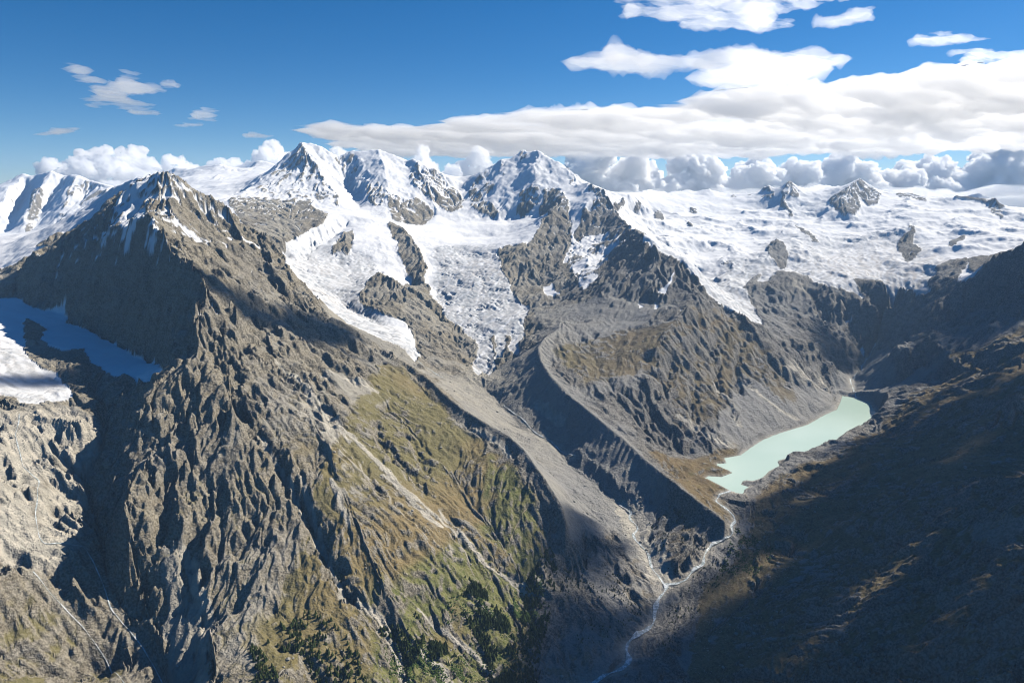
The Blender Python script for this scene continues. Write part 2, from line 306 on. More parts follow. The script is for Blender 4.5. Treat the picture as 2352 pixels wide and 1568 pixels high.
REGIONS=[("snow",1,[(-2190,4250),(-2483,4559),(-2825,4961),(-6543,10774),(-3052,4724),(-3320,4738),(-4005,5154),(-3688,4346),(-3191,4250),(-3019,4250),(-2878,4250),(-2694,4250),(-2492,4250),(-2494,4250),(-2430,4250),(-2356,4253)]),
("snow",1,[(-1808,6792),(-1776,7346),(-1275,7174),(-1228,6996),(-1208,6773),(-1109,6473),(-1027,6206),(-936,5979),(-823,5612),(-779,5144),(-899,5185),(-1100,5725),(-1093,5238),(-1114,4965),(-1054,4776),(-876,4605),(-718,4536),(-670,4418),(-597,4231),(-553,4013),(-562,3870),(-675,4030),(-860,4178),(-1078,4305),(-1107,3850),(-1199,3850),(-1297,3908),(-1870,5579),(-1884,5767),(-1884,6140),(-1799,6480)]),
("snow",1,[(-980,6583),(-804,6154),(-735,5822),(-698,5417),(-607,5215),(-539,5026),(-447,4787),(-264,4547),(-224,4333),(-246,4019),(-202,3922),(-174,4072),(-142,3900),(-103,4119),(-115,4303),(-161,4479),(-130,4538),(-95,4257),(-104,4174),(-57,4164),(-39,4302),(-53,4513),(-12,4476),(-11,4259),(35,4153),(69,4414),(94,4676),(112,4938),(43,5103),(-57,5566),(-118,5999),(-63,6214),(55,6199),(133,6171),(234,6401),(-346,7223)]),
("snow",0.9,[(220,5645),(279,5512),(336,5288),(366,5082),(282,5102),(233,5248)]),
("snow",1,[(42,5004),(75,4863),(61,4721),(31,4811)]),
("mix",0.55,[(524,6180),(672,6290),(813,6321),(1022,6006),(973,5618),(834,5613),(714,5359),(618,5111),(512,5013),(501,5259),(475,5782)]),
("snow",1,[(1154,4845),(1156,4825),(1099,4711),(1041,4600),(997,4645),(1065,4692)]),
("snow",1,[(856,4592),(875,4551),(845,4512)]),
("snow",1,[(952,4557),(972,4480),(931,4420)]),
("snow",1,[(1067,4321),(1109,4300),(1090,4300)]),
("snow",1,[(1010,5248),(1100,5033),(1213,4962),(1262,4832),(1330,4725),(1408,4610),(1496,4500),(1619,4500),(1747,4628),(1810,4942),(1828,5132),(1852,5311),(1900,5529),(2063,5774),(2218,6072),(2361,6378),(2731,6932),(2590,7871),(1557,7655)]),
("snow",1,[(2690,6940),(2499,6152),(2502,6006),(2492,5686),(2422,5485),(2483,5404),(2614,5320),(2716,5231),(2737,5364),(2758,5456),(3000,5511),(2966,5125),(2984,4984),(3016,4887),(3243,5311),(3341,5408),(3433,5535),(3591,5625),(3679,5577),(3813,5508),(3902,5470),(4157,5582),(5136,6161),(6339,7635),(3092,7902)]),
("snow",1,[(3126,4792),(3589,5393),(3176,4587),(3127,4633)]),
("snow",1,[(2506,5095),(2561,5100),(2580,5079),(2526,5068)]),
("snow",1,[(2567,4939),(2646,4961),(2592,4893),(2571,4900)]),
("snow",1,[(2023,5600),(2136,5849),(2240,5966),(2206,5754),(2097,5611)]),
("snow",1,[(3191,4439),(3208,4370),(3208,4345),(3188,4388)]),
("snow",1,[(-2518,6391),(-2485,6540),(-2353,6250),(-2182,5788),(-2303,5960)]),
("snow",1,[(-1533,3902),(-1487,3911),(-1430,3933),(-1433,3910),(-1473,3867)]),
("snow",1,[(-2986,3627),(-2906,3839),(-2834,3868),(-2680,3747),(-2456,3359),(-2259,3089),(-2067,2844),(-1894,2763),(-1787,2668),(-1723,2579),(-1753,2536),(-1803,2481),(-1839,2470),(-1905,2512),(-1959,2511),(-2200,2508)]),
("snow",1,[(-2850,3863),(-2681,3747),(-2543,3678),(-2496,3678),(-2410,3646),(-2384,3580),(-2217,3441),(-2076,3354),(-1897,3215),(-1781,3108),(-1623,2961),(-1527,2882),(-1374,2599),(-1441,2589),(-1595,2756),(-1675,2791),(-1859,2913),(-1999,3099),(-2059,3028),(-2197,3105),(-2348,3374),(-2520,3485)]),
("rock",0.6,[(-2624,8795),(-2712,8671),(-2793,8422),(-2860,8215),(-2846,7728),(-2886,7559),(-2979,7301),(-2565,6483),(-2434,6293),(-2196,6056),(-1907,5636),(-1884,6138),(-1806,6509),(-1808,6793),(-1993,7215),(-2145,7500),(-2297,7746),(-2095,7519),(-1902,7303),(-1826,7365),(-1897,7632),(-2045,7894),(-2226,8201),(-2438,8504),(-2554,8691)]),
("rock",1,[(-2979,7301),(-2805,7415),(-2500,7472),(-2223,7476),(-2086,7276),(-1866,7017),(-1797,6751),(-1806,6509),(-1884,6138),(-1901,5822),(-1879,5612),(-2048,5629),(-2263,5835)]),
("rock",0.9,[(-1210,8466),(-1123,8575),(-979,8413),(-929,8433),(-822,8382),(-631,8225),(-552,8041),(-565,7785),(-650,7627),(-778,7714),(-936,7854),(-1075,7999),(-1193,8216)]),
("rock",0.75,[(-1414,7802),(-1328,7714),(-1132,7679),(-1048,7771),(-847,7591),(-845,7434),(-924,7129),(-973,7060),(-1098,7096),(-1246,7109),(-1329,7511)]),
("rock",0.8,[(-1657,8001),(-1527,8034),(-1406,7751),(-1381,7454),(-1473,7449),(-1584,7664)]),
("rock",0.45,[(-2204,8758),(-2119,8809),(-1982,8869),(-1869,8684),(-1844,8405),(-1982,8508),(-2106,8601)]),
("rock",1,[(-1254,7100),(-1118,6832),(-1011,6680),(-814,6141),(-735,5823),(-706,5482),(-640,5358),(-673,5214),(-813,5155),(-823,5613),(-952,5953),(-1027,6205),(-1119,6533),(-1211,6790)]),
("rock",1,[(-1551,6690),(-1457,6390),(-1416,6152),(-1433,5999),(-1512,6097),(-1590,6018),(-1616,6093),(-1591,6448)]),
("rock",0.5,[(-485,8383),(-325,8472),(-148,8572),(-42,8554),(-82,8284),(-229,7990),(-320,7747),(-496,8118)]),
("rock",0.75,[(-504,8251),(-416,8263),(-323,7847),(-197,7700),(-123,7521),(-192,7462),(-314,7575),(-466,7749)]),
("rock",0.5,[(128,8675),(171,8654),(220,8481),(99,8449)]),
("rock",0.7,[(92,7795),(237,7790),(306,7676),(276,7485),(134,7380),(42,7498)]),
("rock",0.75,[(308,7736),(538,7579),(538,7237),(426,6857),(325,7006),(274,7426),(347,7498)]),
("rock",1,[(554,7472),(576,7152),(571,6790),(557,6288),(465,5897),(392,5630),(293,5321),(209,5331),(77,4995),(43,5102),(-14,5393),(-75,5610),(-117,5912),(-121,6173),(-43,6210),(140,6146),(233,6381),(285,6680),(394,7068),(476,7329)]),
("rock",0.9,[(617,8101),(652,8036),(718,7491),(654,7566)]),
("rock",0.95,[(826,7858),(964,7939),(945,7007),(993,6802),(1042,6194),(1012,5563),(932,6050),(849,6291),(690,6281),(594,6170),(580,6376),(669,6697),(704,6858),(785,6814),(852,7035),(792,7311)]),
("rock",0.95,[(3176,8848),(3224,8776),(3244,8608),(3188,8491),(3136,8487),(3084,8597)]),
("rock",0.95,[(3462,8685),(3455,8445),(3367,8197),(3285,8236),(3244,8335),(3289,8502)]),
("rock",0.95,[(3289,8502),(3189,8092),(3138,7737),(3092,7706),(3134,8090),(3212,8353)]),
("rock",0.95,[(4101,8291),(4221,8285),(4298,8134),(4033,7691),(3926,7647),(3938,7902),(3930,7996),(3826,7628),(3643,7386),(3530,7410),(3541,7708),(3612,7961),(3841,8064)]),
("rock",0.95,[(4448,8114),(4929,8612),(4536,7602),(4497,7795)]),
("rock",0.95,[(4774,7507),(6274,9397),(4973,7215),(4922,7407)]),
("rock",0.95,[(6276,9190),(4989,7204),(5056,7127),(4803,6823),(4834,6951),(4908,7173)]),
("rock",0.95,[(2622,6826),(2526,6301),(2414,5974),(2290,5845),(2338,6310)]),
("rock",0.95,[(3928,6781),(3631,6208),(3624,6056),(3473,5881),(3353,5774),(3425,6069),(3562,6356),(3723,6496)]),
("rock",0.95,[(3033,7394),(3001,6955),(2937,6592),(2896,6613),(2946,7036)]),
("rock",0.95,[(4074,6213),(3988,6074),(3775,5934),(3794,6009),(3971,6168)]),
("rock",0.95,[(979,6830),(1258,7965),(1281,7947),(1051,6871),(988,6677)]),
("rock",0.95,[(1503,8322),(1532,8277),(1466,8092),(1424,8092)]),
("rock",0.95,[(1691,8252),(1778,8244),(1704,7751),(1594,7644)]),
("rock",0.95,[(2148,8430),(2234,8374),(2185,8220),(2113,8242)]),
("rock",0.95,[(1966,7824),(1982,7610),(1970,7484),(1923,7525)]),
("rock",0.95,[(2776,8914),(2873,9059),(2883,8885)]),
("rock",0.95,[(2966,8870),(3028,8901),(3035,8704)]),
("rock",0.55,[(-7298,11762),(-6914,11585),(-6386,11196),(-6342,10790),(-5733,9500),(-6137,9500),(-6393,9500),(-6840,10463),(-7094,11084)]),
("rock",0.65,[(-7100,10077),(-7417,10584),(-7950,11591),(-7663,11433),(-7465,11026),(-6807,9655)]),
("rock",0.5,[(-4179,9688),(-4075,9728),(-3813,9368),(-3822,9243),(-4008,9345)]),
("rock",0.5,[(-4243,10189),(-4054,10147),(-3750,10083),(-3788,10466),(-3643,9872),(-3952,9879)]),
("rock",0.9,[(-3194,4580),(-3147,4626),(-3023,4625),(-2952,4557),(-2832,4300),(-3095,4497)]),
("grass",0.8,[(-659,3389),(-551,3401),(-423,3327),(-280,2972),(-205,2877),(-124,2792),(7,2610),(122,2398),(136,2261),(82,2155),(4,1489),(-636,1379),(-702,1695),(-672,1982),(-684,2314),(-676,2690),(-682,3069)]),
("green",0.9,[(-86,2756),(106,2408),(137,2290),(81,2121),(5,1902),(-138,1464),(-438,1409),(-402,1700),(-454,1782),(-403,1928),(-259,2096),(-138,2323)]),
("grass",0.45,[(-1183,1955),(-848,2685),(-701,2446),(-702,1695),(-636,1379),(-768,1376),(-889,1789)]),
("grass",0.75,[(-1583,1631),(-1387,1748),(-1235,1761),(-1129,1714),(-879,1390),(-1362,1324)]),
("grass",0.7,[(243,3945),(616,4229),(880,4182),(1103,4217),(1370,4583),(1554,4399),(1697,4134),(1678,3824),(1529,3737),(1353,3913),(1093,3447),(838,3242),(740,3696),(526,3552),(360,3536)]),
("grass",0.8,[(3501,3561),(2924,3829),(2637,3824),(2574,4034),(2494,3793),(2254,3675),(2029,3515),(1819,3320),(1472,3002),(1206,2881),(1041,2741),(931,2516),(857,2388),(651,2164),(415,1444),(1149,1000)]),
("green",0.5,[(3501,3561),(2872,3754),(2613,3901),(2519,3814),(2572,3484),(3279,3298)]),
("grass",0.85,[(608,2959),(792,3042),(1171,3316),(1010,2819),(894,2750),(913,2516),(847,2413),(794,2476),(694,2718)]),
("grass",0.45,[(587,2536),(691,2623),(820,2441),(722,2315),(560,2236),(571,2372)]),
("grass",0.35,[(199,2301),(390,2507),(477,2404),(506,2290),(526,2225),(485,2096),(373,1956),(159,1737),(5,1701),(112,2128)]),
("scree",1,[(-514,3749),(-447,3858),(-197,3922),(39,4232),(167,4001),(295,4244),(204,3588),(354,3233),(512,2992),(682,2668),(596,2582),(518,2439),(542,2227),(434,2344),(424,2505),(256,2386),(199,2308),(191,2383),(110,2531),(-88,2856),(-233,3010)]),
("scree",0.9,[(-1092,3798),(-1078,4305),(-860,4178),(-675,4029),(-545,3872),(-469,3700),(-527,3700),(-643,3766),(-810,3700),(-952,3700),(-1077,3727)]),
("scree",0.8,[(136,4781),(356,4844),(537,4786),(959,4592),(865,4246),(613,4200),(313,4200),(295,4241)]),
("scree",1,[(1067,3436),(1277,3744),(1504,3893),(1755,3990),(2001,4172),(2069,4160),(1918,3863),(1642,3635),(1421,3500),(1152,3255),(1079,3311)]),
("scree",1,[(2054,4193),(2090,4375),(2353,4549),(2666,4938),(2645,4735),(2443,4248),(2487,4048),(2565,3900),(2341,3900),(2164,3900),(2115,4114)]),
("scree",1,[(-1098,1937),(-1061,1947),(-991,1868),(-931,1797),(-835,1659),(-725,1373),(-834,1384),(-1027,1760),(-1052,1853)]),
("scree",0.9,[(-739,2969),(-642,3069),(-572,3004),(-621,2856),(-733,2864),(-837,2911),(-809,3023)]),
("scree",0.9,[(-479,2470),(-390,2421),(-232,2295),(-259,2256),(-394,2333),(-484,2401)]),
("scree",0.8,[(-637,2245),(-502,2245),(-532,2171),(-610,2193)]),
("scree",0.85,[(-753,2586),(-552,2504),(-456,2426),(-511,2377),(-650,2433),(-749,2507)]),
("scree",0.9,[(-108,2169),(-39,2155),(96,2124),(80,2095),(-39,2121)]),
("scree",0.8,[(16,1491),(163,1796),(309,1901),(370,1940),(269,1804),(139,1500)]),
("scree",0.55,[(905,2198),(1222,2443),(1336,2351),(1207,2240),(924,2089)]),
("scree",0.6,[(686,2181),(907,2248),(729,1934),(548,1767),(517,1852)]),
("scree",0.5,[(1377,1937),(1433,1759),(1381,1682),(1338,1875)]),
("scree",0.7,[(-1583,1958),(-1500,2000),(-1409,1885),(-1511,1840),(-1603,1813)]),
("pale",0.8,[(-1974,2234),(-1820,2446),(-1688,2543),(-1545,2428),(-1497,2270),(-1370,1990),(-1379,1854),(-1490,1804),(-1605,1734)]),
("pale",0.5,[(-868,2756),(-720,2586),(-511,2377),(-353,2264),(-116,2174),(-188,2121),(-444,2171),(-649,2300),(-824,2542)]),
("pale",0.8,[(1648,4075),(1928,4353),(2034,4246),(1916,4108),(1764,4012)]),
("ice",1,[(-712,6390),(-144,6329),(-57,5566),(125,4983),(87,3922),(-247,3900),(-573,5047)]),
("ice",0.8,[(-1929,5687),(-1740,6305),(-1243,6001),(-915,5181),(-980,4646),(-593,4199),(-554,3900),(-978,3900),(-1330,3900)]),
("ice",0.7,[(1010,5247),(2403,6501),(3028,7727),(3116,6817),(3800,6675),(3586,5502),(2989,4721),(2364,5385),(1976,5459),(1708,4494),(1353,4520)]),
("mix",0.4,[(-2140,3690),(-1958,3708),(-1643,3251),(-1525,3122),(-1430,3048),(-1355,2933),(-1505,3010),(-1760,3251),(-2054,3462),(-2460,3746),(-2807,3925),(-2980,3952),(-3075,4092),(-2805,4045),(-2468,3879)]),
("mix",0.55,[(-2377,4297),(-2052,3985),(-1908,3895),(-1846,3949),(-1794,3995),(-1792,3840),(-1874,3769),(-1984,3749),(-2010,3655),(-2156,3721),(-2196,3842)]),
("mix",0.68,[(-1792,3840),(-1794,3995),(-1677,4048),(-1499,3987),(-1534,3811),(-1593,3615),(-1626,3443),(-1664,3352),(-1831,3573),(-1874,3769)]),
("mix",0.35,[(-2175,3733),(-2219,3885),(-2339,4226),(-2079,3795),(-2050,3685)]),
("fan",1,[(439,2700),(501,2654),(542,2557),(540,2490),(513,2463),(550,2404),(567,2351),(574,2304),(559,2225),(525,2259),(499,2338),(502,2408),(471,2468),(449,2514),(425,2566)]),
("pale",0.55,[(475,2877),(527,2830),(536,2765),(486,2805)]),
("pale",0.6,[(2272,5556),(2355,5451),(2291,5329),(2228,5387)]),
("grass",0.75,[(-566,3092),(-239,2819),(-45,2531),(88,2354),(99,2208),(-40,2171),(-286,2359),(-499,2685)]),
("ice",0.8,[(-2696,3125),(-2176,2980),(-1854,2735),(-1721,2558),(-1900,2425),(-2120,2400)])]
LAKE=[(2110,4190),(2165,4143),(2211,4051),(2145,3846),(2058,3712),(1990,3637),(1860,3530),(1740,3442),(1642,3314),(1524,3217),(1409,3171),(1291,3115),(1277,3055),(1202,2988),(1137,2903),(1080,2874),(1050,2884),(1029,2846),(1057,2818),(1025,2791),(1004,2746),(978,2746),(954,2773),(934,2814),(883,2908),(909,2937),(968,2927),(1025,2967),(1012,3003),(976,3050),(986,3082),(1032,3082),(1040,3143),(1134,3183),(1222,3289),(1320,3396),(1434,3489),(1658,3637),(1809,3789),(1941,3904),(2031,4051)]
RIVERS=[("river",[(952,2761),(920,2750),(894,2735),(865,2683),(875,2648),(889,2614),(898,2568),(894,2516),(865,2466),(866,2441),(838,2426),(812,2418),(770,2403),(753,2377),(738,2354),(719,2323),(714,2303),(690,2292),(664,2279),(648,2256),(630,2228),(600,2215),(554,2222)],11,"milky glacial river running from the turquoise lake down to the fork"),
("river",[(551,2231),(549,2202),(535,2180),(519,2147),(505,2115),(484,2076),(470,2037),(438,1998),(411,1972),(386,1953),(366,1930),(359,1906),(365,1880),(351,1856),(334,1834),(297,1820),(252,1794),(206,1764),(158,1730)],16,"milky river below the fork winding to the bottom of the valley"),
("river",[(451,2692),(480,2667),(503,2630),(489,2612),(487,2584),(504,2559),(507,2535),(480,2492),(491,2461),(507,2438),(522,2406),(522,2372),(518,2335),(524,2304),(543,2268),(551,2231)],10,"braided meltwater river crossing the grey gravel flat left of the fork"),
("stream",[(2147,4087),(2221,4260),(2242,4345),(2271,4420),(2371,4546),(2400,4518),(2500,4725),(2565,4814),(2629,4874),(2675,4919),(2728,4994)],9,"thin grey stream entering the far end of the turquoise lake"),
("stream",[(-553,3898),(-511,3869),(-445,3832),(-390,3790)],5,"short stream below the tip of the left glacier tongue"),
("stream",[(-43,3566),(-9,3484),(43,3406),(86,3293),(128,3231),(195,3148),(237,3073),(293,3000)],6,"meltwater stream in the grey moraine trough below the icefall"),
("stream",[(-1805,2388),(-1767,2323),(-1741,2270),(-1650,2159),(-1583,2138),(-1540,2058),(-1515,2004),(-1461,1934),(-1442,1922),(-1401,1956),(-1359,1982),(-1315,1949),(-1257,1888),(-1202,1829),(-1139,1789),(-1076,1749),(-1019,1704),(-975,1659),(-938,1618)],3.2,"white stream tumbling from the left glacier through the bare slabs"),
("stream",[(-1417,1828),(-1360,1800),(-1302,1778),(-1244,1757),(-1200,1737),(-1150,1714),(-1065,1631),(-1023,1586)],2.4,"thin white stream on the grassy slope at the lower left corner")]
TRAILS=[([(1004,2729),(997,2674),(996,2627),(962,2547),(936,2505)],"pale footpath leading from the lake outlet"),
([(-206,1695),(-182,1781),(-140,1829),(-123,1880),(-130,1922),(-108,1995),(-96,2058),(-62,2146),(-25,2230),(6,2317),(31,2365),(65,2411)],"pale footpath climbing the green slope beside the dark moraine"),
([(1449,1818),(1409,1824),(1367,1829),(1337,1845),(1308,1807)],"pale footpath on the sunlit shelf of the right slope")]
CRESTS=[[(-2979,7300),(-2937,7700),(-2962,8000),(-2887,8300),(-2839,8500),(-2726,8700),(-2625,8800),(-2383,8850),(-2237,8850),(-2128,8850),(-1989,8900),(-1836,8900),(-1686,8900),(-1486,8800),(-1305,8700),(-1190,8650),(-1126,8600),(-990,8500),(-931,8450),(-824,8400),(-636,8300),(-526,8350),(-485,8400),(-326,8500),(-149,8600),(-5,8650),(145,8700),(233,8600),(309,8500),(435,8300),(617,8100),(649,8000),(738,7700),(788,7500),(874,7200),(944,7000),(993,6800),(1043,6200),(1018,5600),(1027,5350)],
[(1080,7400),(1249,7900),(1513,8600),(1783,9000),(2020,9100),(2341,9300),(2458,9300),(2567,9200),(2830,9200),(3053,9000),(3163,8900),(3312,8800),(3385,8750),(3554,8700),(3731,8900),(4177,9500),(4249,9300),(4142,8700),(4094,8400),(4200,8350),(4382,8300),(4504,8200),(4702,8200),(4763,8000),(4729,7600),(4779,7500),(4950,7450),(5053,7400),(5098,7200),(5306,7200),(5982,7200)],
[(-2625,8800),(-2437,8500),(-2226,8200),(-2051,7900),(-1830,7400)],
[(309,8500),(229,8050),(234,7850),(185,7600),(135,7400)],
[(-1686,8900),(-1496,8300),(-1415,7900),(-1279,7250)],
[(4106,8300),(3762,7900),(3617,7650),(3571,7400)],
[(3469,8700),(3213,8250),(3204,8050),(3197,7850)]]
GULLIES=[(55,60,[(-1233,2554),(-1238,2497),(-1244,2449),(-1232,2390),(-1218,2346),(-1220,2264)]),
(45,45,[(-1147,2131),(-1111,2049),(-1091,1993),(-1077,1936),(-1087,1908)]),
(38,36,[(-1218,2144),(-1190,2098),(-1140,2023),(-1101,1951)]),
(50,50,[(-987,2143),(-986,2094),(-993,2054),(-996,1989),(-1002,1952),(-1002,1898),(-974,1839)]),
(60,50,[(-1214,2718),(-1128,2578),(-1041,2436),(-985,2393),(-916,2360),(-884,2327),(-803,2225),(-747,2168),(-706,2130),(-640,2044),(-569,1948),(-505,1848)]),
(45,45,[(-1139,2842),(-1099,2654),(-1060,2498),(-1015,2414)]),
(30,35,[(-1094,2189),(-1084,2128),(-1047,2027)]),
(28,40,[(-505,1848),(-450,1827),(-396,1824),(-370,1799),(-350,1772),(-320,1718),(-283,1635),(-263,1574)]),
(22,30,[(-1134,3332),(-967,3111),(-848,2951),(-792,2670),(-657,2461),(-561,2390),(-476,2267),(-347,2221)]),
(35,40,[(-578,2729),(-515,2580),(-417,2493),(-324,2413)]),
(30,35,[(-446,2752),(-385,2632),(-326,2502)]),
(28,30,[(-944,2336),(-848,2270),(-775,2201),(-686,2085),(-605,1987),(-555,1892)]),
(25,30,[(-286,2359),(-183,2278),(-102,2199),(6,2137),(50,2081)]),
(25,30,[(-639,1649),(-561,1626),(-503,1577),(-473,1543)]),
(40,45,[(905,3785),(845,3608),(736,3410),(669,3226)]),
(35,40,[(1053,3764),(962,3488),(947,3330)]),
(35,40,[(1438,4200),(1335,3944),(1305,3754)]),
(40,45,[(1272,4215),(1206,3957),(1178,3708),(1203,3498)]),
(60,70,[(2364,5387),(2346,5079),(2366,4811),(2416,4690)]),
(60,70,[(2525,5198),(2535,5047),(2574,4931)])]
MORAINES=[[(295,4242),(196,4060),(154,3919),(165,3757),(204,3586),(279,3384),(353,3232),(433,3091),(512,2990),(591,2818),(682,2666),(742,2545),(793,2474),(826,2439)],[(-445,3390),(-329,3180),(-233,3010),(-159,2930),(-88,2850),(-11,2760),(52,2660),(110,2530),(157,2440),(190,2380),(200,2330),(193,2290)]]
STREAKS=[(14,[(-505,1848),(-450,1827),(-396,1824),(-370,1799),(-350,1772),(-320,1718),(-283,1635),(-263,1574)]),
(9,[(-737,2225),(-673,2118),(-622,2030),(-566,1940),(-505,1848)]),
(20,[(-635,3031),(-711,3019),(-799,2982),(-842,2931)]),
(15,[(-993,2819),(-880,2737),(-771,2654),(-662,2554),(-565,2488),(-486,2414)]),
(12,[(-848,2685),(-720,2586),(-631,2490)]),
(18,[(-507,2443),(-429,2360),(-341,2295),(-258,2236)]),
(12,[(-479,2375),(-379,2344),(-278,2290),(-181,2237),(-117,2192)]),
(8,[(-266,2322),(-198,2270),(-148,2215),(-85,2169),(-9,2131),(51,2098)]),
(10,[(-108,2169),(-39,2146),(36,2130),(88,2096)]),
(8,[(-608,2002),(-686,2085),(-756,2186),(-826,2273),(-911,2354)]),
(8,[(-292,1899),(-236,1874),(-168,1848),(-114,1829),(-47,1778)]),
(15,[(-263,1763),(-209,1728),(-167,1675)]),
(14,[(-165,2860),(-106,2801),(-48,2741),(-11,2665)]),
(10,[(-632,2227),(-584,2144),(-539,2068)]),
(21,[(864,3362),(943,3314),(1020,3262),(1107,3255)]),
(18,[(1341,3874),(1420,3795),(1516,3700),(1606,3670)]),
(15,[(1159,3775),(1224,3650),(1207,3434)]),
(12,[(1994,4294),(2008,4221),(1994,4123)]),
(24,[(124,3457),(167,3376),(249,3255)]),
(51,[(499,2648),(511,2578),(515,2524),(489,2473),(515,2428),(539,2375),(547,2315),(550,2250)]),
(18,[(-1027,1945),(-987,1910),(-955,1859),(-903,1792),(-845,1685)])]
SHADE=[[(370,1365,2115),(523,1935,2012),(718,2244,2073),(888,2434,2126),(1128,2724,2175),(1438,2925,2231),(1965,3348,2239),(2194,3215,2409),(2422,3105,2509),(3068,3056,2629),(1696,1612,2633),(1449,1782,2536),(1377,1937,2422),(1267,2006,2317),(1193,2013,2260),(1218,1871,2313),(1341,1627,2497),(1609,1508,2577),(1159,1000,2547),(352,1290,2129)],
[(183,2306,2196),(279,2461,2177),(383,2459,2122),(396,2312,2086),(334,2210,2076),(223,2192,2087),(156,2240,2127)],
[(135,1997,2049),(245,2095,2064),(457,2111,2037),(509,1935,2012),(354,1460,2088),(94,1500,2051)],
[(2310,5072,2540),(2787,5245,2599),(2918,4894,2634),(3187,4235,2907),(3513,3856,2954),(2831,3695,2659),(2599,4078,2499),(2513,3917,2405),(2420,4186,2245),(2427,4639,2213),(2188,4627,2403)],
[(-1138,3532,2843),(-1072,3637,2815),(-881,3603,2703),(-725,3392,2620),(-665,3302,2586),(-805,3266,2650),(-953,3355,2730)],
[(-1315,3031,3016),(-1342,3399,2988),(-1181,3415,2875),(-1183,3174,2873),(-1226,2988,2944)]]
GROVES=[(120,"conifer in the steep grove left of the pale gully at the bottom edge",[(-604,1776),(-496,1742),(-437,1697),(-380,1587),(-496,1546),(-561,1626),(-687,1649),(-713,1727)]),
(50,"conifer on the rocky knoll at the lower left of the grove",[(-728,1649),(-676,1619),(-609,1557),(-582,1502),(-675,1488),(-662,1546)]),
(110,"conifer in the round grove right of the pale scree gully",[(-249,1803),(-181,1843),(-153,1814),(-162,1758),(-235,1732)]),
(520,"conifer in the dense dark wood climbing from the valley floor",[(-169,2062),(-97,2074),(-9,1978),(19,1875),(5,1701),(-57,1679),(-74,1818),(-131,1906),(-204,1962)]),
(260,"conifer at the shaded foot of the left slope near the moraine end",[(52,2150),(137,2290),(163,2230),(137,2047),(87,1884),(68,1721),(18,1706),(19,1924)]),
(90,"small conifer on the dark rubbly ground left of the river",[(198,2282),(310,2275),(448,2233),(454,2091),(315,1949),(170,1888),(152,2049)]),
(60,"small conifer on the grassy wedge between the two rivers",[(554,2549),(685,2589),(784,2428),(687,2308),(576,2242),(556,2335)]),
(70,"small conifer on the shaded right bank of the river",[(771,2378),(873,2386),(872,2284),(669,2118),(529,1902),(438,1859),(548,2112)]),
(60,"conifer among the crags of the green slope at the bottom edge",[(-404,1780),(-291,1885),(-257,1820),(-281,1702),(-355,1785)])]
SHRUBS=[[(-228,1922),(-126,2072),(34,2002),(44,1783),(-69,1674),(-165,1809)],
[(-373,1743),(-283,1822),(-212,1758),(-233,1615),(-328,1619)],
[(-143,1994),(-81,2047),(20,1972),(98,2159),(115,2042),(91,1976),(-36,1932)],
[(6,2119),(80,2086),(121,2011),(75,1914),(6,2002)],
[(-251,1767),(-150,1776),(-93,1665),(-199,1625)],
[(887,2486),(961,2451),(1028,2360),(879,2210),(721,2198)]]
HUT=(-648,3394)
